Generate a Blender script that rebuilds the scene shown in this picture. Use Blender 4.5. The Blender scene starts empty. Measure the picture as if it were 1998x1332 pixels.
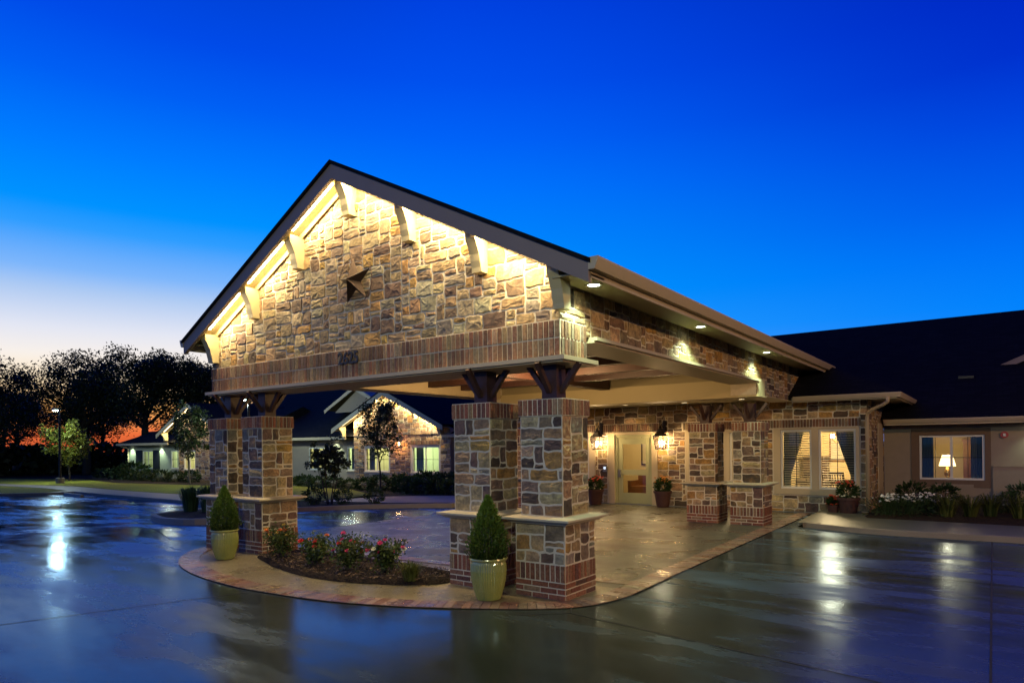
import bpy, bmesh, math, random
import numpy as np
from mathutils import Vector, Matrix, Euler
R = math.radians
scene = bpy.context.scene
C = scene.collection

# ------------------------------------------------------------------ camera
cam_d = bpy.data.cameras.new('camera'); cam = bpy.data.objects.new('camera', cam_d); C.objects.link(cam)
yaw, roll = 0.63103, -0.0117561
cy, sy = math.cos(yaw), math.sin(yaw)
fw = Vector((-sy, cy, 0)); rt = Vector((cy, sy, 0)); up = Vector((0, 0, 1))
cr, sr = math.cos(roll), math.sin(roll)
rt2 = rt*cr + up*sr; up2 = up*cr - rt*sr
cam.matrix_world = Matrix(((rt2.x, up2.x, -fw.x, 0), (rt2.y, up2.y, -fw.y, 0), (rt2.z, up2.z, -fw.z, 1.8), (0, 0, 0, 1)))
cam_d.sensor_width = 36; cam_d.lens = 1274.8/1998*36
cam_d.shift_y = (867.5-666)/1998
cam_d.clip_start = .1; cam_d.clip_end = 2000
scene.camera = cam

# ------------------------------------------------------------------ sky (dusk, afterglow in the west-north-west)
W = bpy.data.worlds.new('World'); scene.world = W; W.use_nodes = True
nt = W.node_tree; N = nt.nodes; L = nt.links; N.clear()
def wn(t, **k):
    n = N.new(t)
    for a, b in k.items(): setattr(n, a, b)
    return n
def wm(op, a, b=None, clamp=False):
    n = wn('ShaderNodeMath', operation=op, use_clamp=clamp)
    for i, v in enumerate((a, b)):
        if v is None: continue
        if isinstance(v, (int, float)): n.inputs[i].default_value = v
        else: L.new(v, n.inputs[i])
    return n.outputs[0]
tc = wn('ShaderNodeTexCoord'); sp = wn('ShaderNodeSeparateXYZ'); L.new(tc.outputs['Generated'], sp.inputs[0])
elev = wm('DIVIDE', wm('ARCSINE', sp.outputs['Z']), math.pi/2, True)
hl = wm('SQRT', wm('ADD', wm('MULTIPLY', sp.outputs['X'], sp.outputs['X']), wm('MULTIPLY', sp.outputs['Y'], sp.outputs['Y'])))
SUNAZ = (-.966, .259)
dt = wm('DIVIDE', wm('ADD', wm('MULTIPLY', sp.outputs['X'], SUNAZ[0]), wm('MULTIPLY', sp.outputs['Y'], SUNAZ[1])), wm('MAXIMUM', hl, .001))
def ramp(fac, stops):
    r = wn('ShaderNodeValToRGB'); L.new(fac, r.inputs[0]); e = r.color_ramp.elements
    while len(e) < len(stops): e.new(.5)
    for el, (p, c) in zip(e, stops): el.position = p; el.color = (*c, 1)
    return r.outputs[0]
def el(d): return d/90
glow = ramp(elev, [(el(0), (.55, .09, .03)), (el(1.2), (.87, .16, .045)), (el(3.2), (1, .50, .14)), (el(5), (1, .80, .52)), (el(6.9), (.95, .88, .82)),
                   (el(8.7), (.78, .80, .90)), (el(11.5), (.42, .59, .90)), (el(12.9), (.21, .47, .97)), (el(15.7), (.03, .34, 1)), (el(17.4), (0, .29, 1)),
                   (el(21.3), (0, .20, 1)), (el(25.6), (0, .115, .91)), (el(29.4), (0, .07, .81)), (el(40), (0, .025, .45)), (el(60), (.001, .01, .2)), (el(90), (.002, .007, .12))])
blue = ramp(elev, [(el(0), (0, .22, .8)), (el(5), (0, .25, .95)), (el(9.4), (0, .22, .98)), (el(12.9), (0, .165, .93)), (el(16.3), (0, .108, .84)), (el(21.3), (0, .055, .72)),
                   (el(25), (0, .028, .61)), (el(29), (0, .02, .55)), (el(40), (0, .011, .32)), (el(60), (.001, .007, .16)), (el(90), (.002, .006, .11))])
mid = ramp(elev, [(el(0), (.45, .25, .3)), (el(5), (.16, .36, .95)), (el(9.4), (.02, .34, 1)), (el(12.9), (0, .30, 1)), (el(16.3), (0, .255, 1)), (el(21.3), (0, .18, 1)),
                  (el(25), (0, .125, .95)), (el(29), (0, .082, .86)), (el(34), (0, .055, .76)), (el(45), (0, .026, .42)), (el(60), (.001, .010, .2)), (el(90), (.002, .007, .12))])
def mapr(a, lo, hi):
    n = wn('ShaderNodeMapRange', interpolation_type='SMOOTHSTEP'); L.new(a, n.inputs[0]); n.inputs[1].default_value = lo; n.inputs[2].default_value = hi
    return n.outputs[0]
def mixc(f, a, b):
    n = wn('ShaderNodeMix', data_type='RGBA'); L.new(f, n.inputs[0]); L.new(a, n.inputs[6]); L.new(b, n.inputs[7]); return n.outputs[2]
col = mixc(mapr(dt, .15, .9), blue, mid)
col = mixc(mapr(dt, .82, .975), col, glow)
east = mapr(dt, -1.0, .25)
dim = wn('ShaderNodeMapRange'); L.new(east, dim.inputs[0]); dim.inputs[3].default_value = .16; dim.inputs[4].default_value = 1
mul = wn('ShaderNodeVectorMath', operation='SCALE'); L.new(col, mul.inputs[0]); L.new(dim.outputs[0], mul.inputs[3])
bg = wn('ShaderNodeBackground'); L.new(mul.outputs[0], bg.inputs[0]); bg.inputs[1].default_value = 1.0
wo = wn('ShaderNodeOutputWorld'); L.new(bg.outputs[0], wo.inputs[0])

vs = scene.view_settings
scene.display_settings.display_device = 'sRGB'
vs.view_transform = 'Standard'; vs.look = 'None'; vs.exposure = 0; vs.gamma = 1
cyc = scene.cycles
try:
    cyc.use_denoising = True; cyc.denoiser = 'OPENIMAGEDENOISE'
    cyc.max_bounces = 8; cyc.diffuse_bounces = 3; cyc.glossy_bounces = 4; cyc.transparent_max_bounces = 16; cyc.transmission_bounces = 4
    cyc.sample_clamp_indirect = 6; cyc.caustics_reflective = False; cyc.caustics_refractive = False
except Exception: pass

# ------------------------------------------------------------------ helpers
rng = random.Random(7)
def zg(x):
    t = min(max((-13-x)/11, 0), 1); return -.4*t*t*(3-2*t)

class MB:
    def __init__(s): s.v = []; s.f = []; s.m = []; s.t = []
    def add(s, vs, fs, m=0, t=(1, 1, 1)):
        o = len(s.v); s.v.extend(tuple(p) for p in vs)
        for f in fs: s.f.append([o+i for i in f]); s.m.append(m); s.t.append(t)
    def box(s, a, b, m=0, t=(1, 1, 1)):
        x0, y0, z0 = a; x1, y1, z1 = b
        if x0 > x1: x0, x1 = x1, x0
        if y0 > y1: y0, y1 = y1, y0
        if z0 > z1: z0, z1 = z1, z0
        s.add([(x0, y0, z0), (x1, y0, z0), (x1, y1, z0), (x0, y1, z0), (x0, y0, z1), (x1, y0, z1), (x1, y1, z1), (x0, y1, z1)],
              [(0, 3, 2, 1), (4, 5, 6, 7), (0, 1, 5, 4), (1, 2, 6, 5), (2, 3, 7, 6), (3, 0, 4, 7)], m, t)
    def prism(s, poly, d, m=0, t=(1, 1, 1)):           # polygon of 3d points extruded along d
        p = [Vector(q) for q in poly]; d = Vector(d); n = len(p)
        nrm = Vector((0, 0, 0))
        for i in range(n): nrm += p[i].cross(p[(i+1) % n])
        if nrm.dot(d) > 0: p.reverse()
        s.add(p + [q+d for q in p], [tuple(range(n)), tuple(range(2*n-1, n-1, -1))] + [(i, i+n, (i+1) % n+n, (i+1) % n) for i in range(n)], m, t)
    def bar(s, a, b, w, h, m=0, t=(1, 1, 1), upv=(0, 0, 1)):   # rectangular bar from a to b
        a = Vector(a); b = Vector(b); d = (b-a).normalized(); u = Vector(upv); sd = d.cross(u)
        if sd.length < 1e-4: sd = Vector((1, 0, 0))
        sd.normalize(); u = sd.cross(d).normalized(); sd *= w/2; u *= h/2
        s.add([a-sd-u, a+sd-u, a+sd+u, a-sd+u, b-sd-u, b+sd-u, b+sd+u, b-sd+u], [(0, 1, 2, 3), (7, 6, 5, 4), (0, 4, 5, 1), (1, 5, 6, 2), (2, 6, 7, 3), (3, 7, 4, 0)], m, t)
    def tube(s, pts, rad, n=8, m=0, t=(1, 1, 1)):
        pts = [Vector(p) for p in pts]
        if not isinstance(rad, (list, tuple)): rad = [rad]*len(pts)
        o = []; ref = Vector((.31, .17, .93))
        for i, p in enumerate(pts):
            d = (pts[min(i+1, len(pts)-1)]-pts[max(i-1, 0)]).normalized()
            a = d.cross(ref)
            if a.length < 1e-3: a = d.cross(Vector((1, 0, 0)))
            a.normalize(); b = d.cross(a)
            o += [p+(a*math.cos(2*math.pi*k/n)+b*math.sin(2*math.pi*k/n))*rad[i] for k in range(n)]
        fs = [(i*n+k, i*n+(k+1) % n, (i+1)*n+(k+1) % n, (i+1)*n+k) for i in range(len(pts)-1) for k in range(n)]
        fs += [tuple(range(n-1, -1, -1)), tuple(range((len(pts)-1)*n, len(pts)*n))]
        s.add(o, fs, m, t)
    def lathe(s, prof, c=(0, 0, 0), n=24, m=0, t=(1, 1, 1)):
        o = []
        for r, z in prof: o += [(c[0]+r*math.cos(2*math.pi*k/n), c[1]+r*math.sin(2*math.pi*k/n), c[2]+z) for k in range(n)]
        fs = [(i*n+k, i*n+(k+1) % n, (i+1)*n+(k+1) % n, (i+1)*n+k) for i in range(len(prof)-1) for k in range(n)]
        s.add(o, fs, m, t)
    def build(s, name, mats, parent=None, smooth=False, loc=None):
        me = bpy.data.meshes.new(name); me.from_pydata(s.v, [], s.f); me.update()
        if not isinstance(mats, (list, tuple)): mats = [mats]
        for q in mats: me.materials.append(q)
        if any(s.m): me.polygons.foreach_set('material_index', s.m)
        at = me.attributes.new('tint', 'FLOAT_COLOR', 'FACE')
        a = np.ones((len(s.f), 4), np.float32); a[:, :3] = np.array(s.t, np.float32).reshape(-1, 3); at.data.foreach_set('color', a.ravel())
        if smooth: me.polygons.foreach_set('use_smooth', [True]*len(me.polygons))
        o = bpy.data.objects.new(name, me); C.objects.link(o)
        if loc: o.location = loc
        if parent is not None: adopt(o, parent)
        return o
def adopt(o, p):
    o.parent = p
    if p.type == 'EMPTY': o.matrix_parent_inverse = (Matrix.Translation(p.location) @ p.rotation_euler.to_matrix().to_4x4()).inverted()
def tag(o, label=None, cat=None, group=None, kind=None):
    if label: o['label'] = label
    if cat: o['category'] = cat
    if group: o['group'] = group
    if kind: o['kind'] = kind
    return o
def thing(name, label, cat, loc=(0, 0, 0), group=None):
    o = bpy.data.objects.new(name, None); C.objects.link(o); o.location = loc; o.empty_display_size = .2
    return tag(o, label, cat, group)
def copy_tree(o, parent=None):
    c = o.copy(); C.objects.link(c)
    if parent is not None: c.parent = parent
    for ch in o.children: copy_tree(ch, c)
    return c
def light(name, kind, loc, energy, color, parent=None, rot=None, **k):
    d = bpy.data.lights.new(name, kind); d.energy = energy; d.color = color
    for a, b in k.items(): setattr(d, a, b)
    o = bpy.data.objects.new(name, d); C.objects.link(o); o.location = loc
    if rot is not None: o.rotation_euler = rot
    if parent is not None: adopt(o, parent)
    return o

# ------------------------------------------------------------------ materials
class NM:
    def __init__(s, name):
        s.m = bpy.data.materials.new(name); s.m.use_nodes = True; s.n = s.m.node_tree.nodes; s.l = s.m.node_tree.links
        s.b = s.n['Principled BSDF']; s.tc = s.n.new('ShaderNodeTexCoord')
    def node(s, t, ins=None, **k):
        n = s.n.new(t)
        for a, b in k.items(): setattr(n, a, b)
        for a, b in (ins or {}).items():
            if hasattr(b, 'is_output'): s.l.new(b, n.inputs[a])
            else: n.inputs[a].default_value = b
        return n
    def noise(s, scale, detail=4, rough=.55, vec=None, stretch=None):
        v = vec or s.tc.outputs['Object']
        if stretch:
            mp = s.node('ShaderNodeMapping', {'Vector': v, 'Scale': stretch[:3]})
            if len(stretch) > 3: mp.inputs['Rotation'].default_value = (0, 0, stretch[3])
            v = mp.outputs[0]
        return s.node('ShaderNodeTexNoise', {'Vector': v, 'Scale': scale, 'Detail': detail, 'Roughness': rough}).outputs[0]
    def ramp(s, f, stops):
        r = s.node('ShaderNodeValToRGB', {0: f}); e = r.color_ramp.elements
        while len(e) < len(stops): e.new(.5)
        for q, (p, c) in zip(e, stops): q.position = p; q.color = (c, c, c, 1) if isinstance(c, (int, float)) else (*c, 1)
        return r.outputs[0]
    def mix(s, f, a, b, mode='MIX'):
        n = s.node('ShaderNodeMix', data_type='RGBA', blend_type=mode)
        for i, v in ((0, f), (6, a), (7, b)):
            if hasattr(v, 'is_output'): s.l.new(v, n.inputs[i])
            elif i == 0: n.inputs[0].default_value = v
            else: n.inputs[i].default_value = (*v, 1)
        return n.outputs[2]
    def tint(s): return s.node('ShaderNodeAttribute', attribute_name='tint').outputs['Color']
    def set(s, **k):
        for a, v in k.items():
            a = {'color': 'Base Color', 'rough': 'Roughness', 'metal': 'Metallic', 'ior': 'IOR', 'coat': 'Coat Weight', 'coatr': 'Coat Roughness', 'ecol': 'Emission Color', 'estr': 'Emission Strength', 'spec': 'Specular IOR Level', 'sub': 'Subsurface Weight', 'trans': 'Transmission Weight'}[a]
            if hasattr(v, 'is_output'): s.l.new(v, s.b.inputs[a])
            elif isinstance(v, tuple): s.b.inputs[a].default_value = (*v, 1)
            else: s.b.inputs[a].default_value = v
        return s
    def bump(s, h, strength=.3, dist=.02, prev=None):
        n = s.node('ShaderNodeBump', {'Strength': strength, 'Distance': dist, 'Height': h})
        if prev is not None: s.l.new(prev, n.inputs['Normal'])
        s.l.new(n.outputs[0], s.b.inputs['Normal']); return n.outputs[0]
def plain(name, color, rough=.6, var=.25, scale=9, bump=0, bscale=60, metal=0, spec=.4, tinted=False):
    q = NM(name); n = q.noise(scale, 5)
    d = tuple(c*(1-var) for c in color); l = tuple(min(1, c*(1+var)) for c in color)
    c = q.mix(n, d, l)
    if tinted: c = q.mix(1.0, c, q.tint(), 'MULTIPLY')
    q.set(color=c, rough=rough, metal=metal, spec=spec)
    if bump: q.bump(q.noise(bscale, 4), bump, .01)
    return q.m
def emit(name, color, strength):
    q = NM(name); q.set(color=(0.8, .8, .8), ecol=color, estr=strength, rough=.4); return q.m

def m_stone():
    q = NM('field_stone'); t = q.tint()
    n1 = q.noise(7, 6, .65); n2 = q.noise(26, 5, .6)
    c = q.mix(q.ramp(n1, [(.38, 0), (.62, 1)]), q.mix(1.0, t, (.62, .58, .56), 'MULTIPLY'), q.mix(1.0, t, (1.25, 1.15, 1.0), 'MULTIPLY'))
    rust = q.ramp(q.noise(3.5, 5, .6), [(.60, 0), (.72, .55)])
    c = q.mix(rust, c, (.36, .20, .06))
    c = q.mix(q.ramp(n2, [(.35, .45), (.6, 0)]), c, (.07, .055, .045))
    q.set(color=c, rough=.78, spec=.35)
    b = q.bump(q.noise(10, 7, .6), .22, .025); q.bump(q.noise(60, 5, .6), .2, .006, b)
    return q.m
def m_brick():
    q = NM('brick'); t = q.tint(); n = q.noise(34, 5, .65)
    c = q.mix(q.ramp(n, [(.35, 0), (.7, 1)]), q.mix(1.0, t, (.55, .5, .48), 'MULTIPLY'), q.mix(1.0, t, (1.2, 1.15, 1.1), 'MULTIPLY'))
    c = q.mix(q.ramp(q.noise(11, 4), [(.6, 0), (.75, .35)]), c, (.38, .33, .26))
    q.set(color=c, rough=.8, spec=.3); q.bump(q.noise(70, 5), .4, .01); return q.m
def m_concrete():
    q = NM('wet_concrete')
    n = q.noise(.55, 6, .6); fine = q.noise(30, 6, .7)
    c = q.mix(n, (.020, .024, .015), (.046, .050, .030))
    c = q.mix(q.ramp(fine, [(.3, .35), (.7, 0)]), c, (.02, .02, .016))
    c = q.mix(q.ramp(q.noise(.23, 5, .6), [(.56, 0), (.66, .55)]), c, (.016, .016, .014))
    wet = q.noise(.40, 6, .62, stretch=(.5, 1.6, 1, .62)); wet2 = q.noise(1.9, 6, .62, stretch=(.45, 1.7, 1, .62))
    w = q.node('ShaderNodeMath', {0: wet, 1: q.node('ShaderNodeMath', {0: wet2, 1: .45}, operation='MULTIPLY').outputs[0]}, operation='ADD').outputs[0]
    r = q.ramp(w, [(.50, .48), (.62, .34), (.74, .19), (.88, .08)])
    dif = q.node('ShaderNodeBsdfDiffuse', {'Color': c}); gl = q.node('ShaderNodeBsdfGlossy', {'Color': (.52, .71, 1, 1), 'Roughness': r})  # blue of the reflected sky is put into the gloss colour
    b = q.node('ShaderNodeBump', {'Strength': .12, 'Distance': .02, 'Height': q.noise(2.2, 4, .5)}); b2 = q.node('ShaderNodeBump', {'Strength': .10, 'Distance': .004, 'Height': q.noise(140, 3), 'Normal': b.outputs[0]})
    for x in (dif, gl): q.l.new(b2.outputs[0], x.inputs['Normal'])
    fr = q.node('ShaderNodeFresnel', {'IOR': 1.46, 'Normal': b2.outputs[0]})
    f = q.node('ShaderNodeMath', {0: fr.outputs[0], 1: q.ramp(w, [(.50, .72), (.80, 1)])}, operation='MULTIPLY')
    mx = q.node('ShaderNodeMixShader', {0: f.outputs[0]}); q.l.new(dif.outputs[0], mx.inputs[1]); q.l.new(gl.outputs[0], mx.inputs[2]); q.l.new(mx.outputs[0], q.n['Material Output'].inputs[0])
    return q.m
def m_aggregate(name, ca, cb):
    q = NM(name)
    v = q.node('ShaderNodeTexVoronoi', {'Vector': q.tc.outputs['Object'], 'Scale': 75.0})
    c = q.mix(q.node('ShaderNodeSeparateColor', {0: v.outputs['Color']}).outputs[0], ca, cb)
    c = q.mix(q.ramp(q.noise(.9, 4), [(.35, .45), (.65, 0)]), c, (.06, .05, .033))
    q.set(color=c, rough=q.ramp(q.noise(1.3, 5), [(.4, .42), (.65, .2)]), spec=.6)
    q.bump(v.outputs['Distance'], .35, .008); return q.m
def m_paver():
    q = NM('wet_brick_paver'); t = q.tint()
    c = q.mix(q.noise(14, 5), q.mix(1.0, t, (.65, .6, .6), 'MULTIPLY'), q.mix(1.0, t, (1.25, 1.2, 1.2), 'MULTIPLY'))
    q.set(color=c, rough=q.ramp(q.noise(3, 4), [(.4, .4), (.65, .16)]), spec=.65); q.bump(q.noise(60, 4), .25, .008); return q.m
def m_roof():
    q = NM('roof_shingle')
    br = q.node('ShaderNodeTexBrick', {'Vector': q.tc.outputs['Object'], 'Color1': (.005, .005, .007, 1), 'Color2': (.011, .011, .014, 1), 'Mortar': (.002, .002, .003, 1), 'Scale': 1.0, 'Mortar Size': .008, 'Brick Width': .3, 'Row Height': .13}, offset=.5)
    c = q.mix(q.ramp(q.noise(2, 4), [(.4, .4), (.6, 0)]), br.outputs['Color'], (.005, .005, .006))
    q.set(color=c, rough=.92, spec=.12); q.bump(br.outputs['Fac'], -.3, .01); return q.m
def m_mulch():
    q = NM('bark_mulch'); v = q.node('ShaderNodeTexVoronoi', {'Vector': q.tc.outputs['Object'], 'Scale': 40.0})
    c = q.mix(q.node('ShaderNodeSeparateColor', {0: v.outputs['Color']}).outputs[0], (.008, .005, .004), (.042, .026, .016))
    q.set(color=c, rough=.9, spec=.2); q.bump(v.outputs['Distance'], .9, .03); return q.m
def m_leaf(name, c, var=.5, trans=.25, rough=.5):
    q = NM(name); t = q.tint()
    cc = q.mix(1.0, t, c, 'MULTIPLY'); q.set(color=cc, rough=rough, spec=.35)
    tr = q.node('ShaderNodeBsdfTranslucent', {'Color': cc}); mx = q.node('ShaderNodeMixShader', {0: trans})
    q.l.new(q.b.outputs[0], mx.inputs[1]); q.l.new(tr.outputs[0], mx.inputs[2]); q.l.new(mx.outputs[0], q.n['Material Output'].inputs[0]); return q.m
def m_glass(name, tintc=(1, 1, 1), refl=.5):
    q = NM(name); tr = q.node('ShaderNodeBsdfTransparent', {'Color': (*tintc, 1)}); gl = q.node('ShaderNodeBsdfGlossy', {'Roughness': .03})
    fr = q.node('ShaderNodeFresnel', {'IOR': 1.5}); mx = q.node('ShaderNodeMixShader', {0: fr.outputs[0]})
    q.l.new(tr.outputs[0], mx.inputs[1]); q.l.new(gl.outputs[0], mx.inputs[2]); q.l.new(mx.outputs[0], q.n['Material Output'].inputs[0]); return q.m
def m_pot():
    q = NM('green_glazed_ceramic')
    c = q.mix(q.noise(6, 4), (.17, .185, .045), (.33, .34, .095)); q.set(color=c, rough=.22, spec=.6, coat=.6, coatr=.08)
    return q.m
def m_lawn():
    q = NM('mown_lawn'); c = q.mix(q.noise(1.4, 6, .7), (.20, .22, .015), (.44, .40, .04)); c = q.mix(q.ramp(q.noise(60, 4), [(.35, .5), (.65, 0)]), c, (.03, .05, .008))
    q.set(color=c, rough=.85, spec=.2); q.bump(q.noise(90, 4), .8, .04); return q.m

M = dict(stone=m_stone(), brick=m_brick(), concrete=m_concrete(), aggregate=m_aggregate('exposed_aggregate', (.12, .098, .055), (.42, .345, .20)), aggregate_floor=m_aggregate('fine_exposed_aggregate', (.042, .041, .030), (.14, .132, .095)), paver=m_paver(), roof=m_roof(), mulch=m_mulch(), pot=m_pot(), lawn=m_lawn(),
    mortar=plain('mortar', (.62, .54, .42), .9, .2, 20, .3, 80, spec=.2),
    cream=plain('cream_paint', (.50, .41, .23), .55, .06, 3, .04, 120),
    trim=plain('tan_trim_paint', (.46, .37, .24), .5, .07, 4, .05, 100),
    fascia=plain('taupe_fascia', (.23, .175, .145), .55, .08, 3, .06, 90),
    soffit=plain('soffit_panel', (.34, .30, .17), .6, .08, 4),
    ceil=plain('ceiling_paint', (.30, .25, .15), .7, .08, 2),
    timber=plain('dark_stained_timber', (.052, .022, .017), .5, .45, 12, .25, 40),
    stucco=plain('tan_stucco', (.31, .25, .19), .9, .10, 6, .5, 130, spec=.2),
    stuccog=plain('grey_stucco', (.30, .30, .24), .9, .10, 6, .4, 130, spec=.2),
    cap=plain('cast_stone', (.52, .44, .30), .6, .12, 8, .15, 90),
    white=plain('white_vinyl', (.70, .68, .62), .4, .05, 5),
    door=plain('sage_door_paint', (.34, .34, .19), .4, .06, 5),
    dark=plain('dark_bronze_metal', (.03, .024, .02), .4, .3, 20, metal=.6),
    iron=plain('rusted_iron', (.085, .045, .03), .45, .5, 14, .2, 50, metal=.55),
    star=plain('weathered_copper', (.045, .028, .022), .48, .5, 9, .15, 30, metal=.7),
    blackp=plain('black_plastic', (.012, .012, .013), .5, .2),
    red=plain('red_plastic', (.35, .015, .012), .4, .1),
    planter=plain('terracotta_brown_resin', (.065, .026, .022), .6, .25, 10),
    bark=plain('bark', (.055, .042, .032), .9, .5, 14, .6, 40),
    pbark=plain('pale_bark', (.16, .12, .08), .9, .35, 14, .5, 40),
    soil=plain('dark_soil_ground', (.02, .026, .010), .95, .5, 1.5, .5, 30, spec=.1),
    walkd=plain('dark_sidewalk', (.10, .105, .085), .4, .2, 1.2, .15, 60),  # greyer and darker tone than the tan sidewalk
    walk=plain('tan_sidewalk', (.27, .21, .14), .55, .15, 1.2, .15, 60),
    kerb=plain('concrete_kerb', (.22, .19, .15), .6, .2, 3, .2, 60),
    joint=plain('joint_filler', (.012, .011, .010), .7, .2),
    paint=plain('road_paint', (.55, .58, .58), .4, .2, 6),
    fabric=plain('slate_curtain_fabric', (.10, .125, .13), .85, .2, 30),
    fabricg=plain('sheer_curtain_fabric', (.30, .34, .22), .85, .15, 30),
    blind=plain('white_blind_slat', (.62, .56, .42), .6, .05),
    rwall=plain('warm_plaster', (.62, .50, .28), .8, .06, 2),
    rwallg=plain('pale_green_plaster', (.62, .66, .46), .8, .06, 2),
    rfloor=plain('carpet', (.16, .10, .06), .9, .3, 40),
    wood=plain('varnished_furniture_wood', (.20, .085, .03), .35, .4, 8),
    wood2=plain('walnut_furniture', (.05, .025, .015), .4, .4, 8),
    paper=plain('picture_paper', (.55, .50, .40), .7, .3, 6, tinted=True),
    metal=plain('galvanised_steel', (.30, .30, .29), .4, .15, 8, metal=.8),
    brass=plain('brass', (.50, .34, .10), .3, .15, 8, metal=.8),
    glass=m_glass('window_glass'), lglass=m_glass('seeded_lantern_glass'),
    lens=emit('downlight_lens', (.86, 1, .78), 14), wlens=emit('warm_lens', (1, .82, .5), 10),
    strip=emit('light_strip', (1, .80, .44), 45), bulb=emit('warm_bulb', (1, .76, .42), 14), mercury=emit('street_lamp_lens', (.72, 1, .93), 9),
    wstrip=emit('gable_light_strip', (1, .84, .46), 4), shade=emit('lamp_shade', (1, .74, .34), 3),
    flower=plain('petal', (1, 1, 1), .6, .1, tinted=True),
    boxw=m_leaf('boxwood_leaf', (.065, .115, .018)), rose=m_leaf('rose_leaf', (.060, .085, .018)), oak=m_leaf('young_oak_leaf', (.042, .060, .016)),
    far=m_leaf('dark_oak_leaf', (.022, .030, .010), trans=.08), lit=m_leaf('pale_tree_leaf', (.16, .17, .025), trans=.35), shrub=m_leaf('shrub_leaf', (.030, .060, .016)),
    grassb=m_leaf('ornamental_grass_blade', (.045, .085, .035)), strap=m_leaf('strap_leaf', (.075, .085, .02)))

# ------------------------------------------------------------------ stone and brick facings
PAL = [((.40, .29, .16), 5), ((.47, .37, .23), 4), ((.24, .18, .13), 4), ((.085, .058, .045), 3), ((.44, .27, .09), 3), ((.27, .25, .21), 3), ((.16, .105, .09), 4), ((.33, .22, .13), 4)]
PALB = [((.24, .125, .078), 5), ((.20, .11, .075), 4), ((.28, .17, .10), 4), ((.15, .088, .065), 3), ((.30, .215, .135), 3), ((.20, .15, .105), 3)]
PALR = [((.26, .10, .062), 5), ((.22, .09, .06), 4), ((.30, .15, .09), 4), ((.15, .075, .06), 3), ((.30, .20, .13), 2)]
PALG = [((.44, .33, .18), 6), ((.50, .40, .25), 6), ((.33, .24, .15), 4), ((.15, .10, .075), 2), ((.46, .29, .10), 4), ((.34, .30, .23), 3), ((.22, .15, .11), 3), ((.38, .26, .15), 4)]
def pick(r, pal):
    c = r.choices([p[0] for p in pal], [p[1] for p in pal])[0]; k = r.uniform(.82, 1.18)
    return tuple(x*k*r.uniform(.93, 1.07) for x in c)
def clip_poly(P, a, b, c):
    out = []
    for i in range(len(P)):
        p, q = P[i], P[(i+1) % len(P)]; dp = a*p[0]+b*p[1]-c; dq = a*q[0]+b*q[1]-c
        if dp <= 0: out.append(p)
        if (dp < 0 < dq) or (dq < 0 < dp):
            t = dp/(dp-dq); out.append((p[0]+(q[0]-p[0])*t, p[1]+(q[1]-p[1])*t))
    return out
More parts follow.
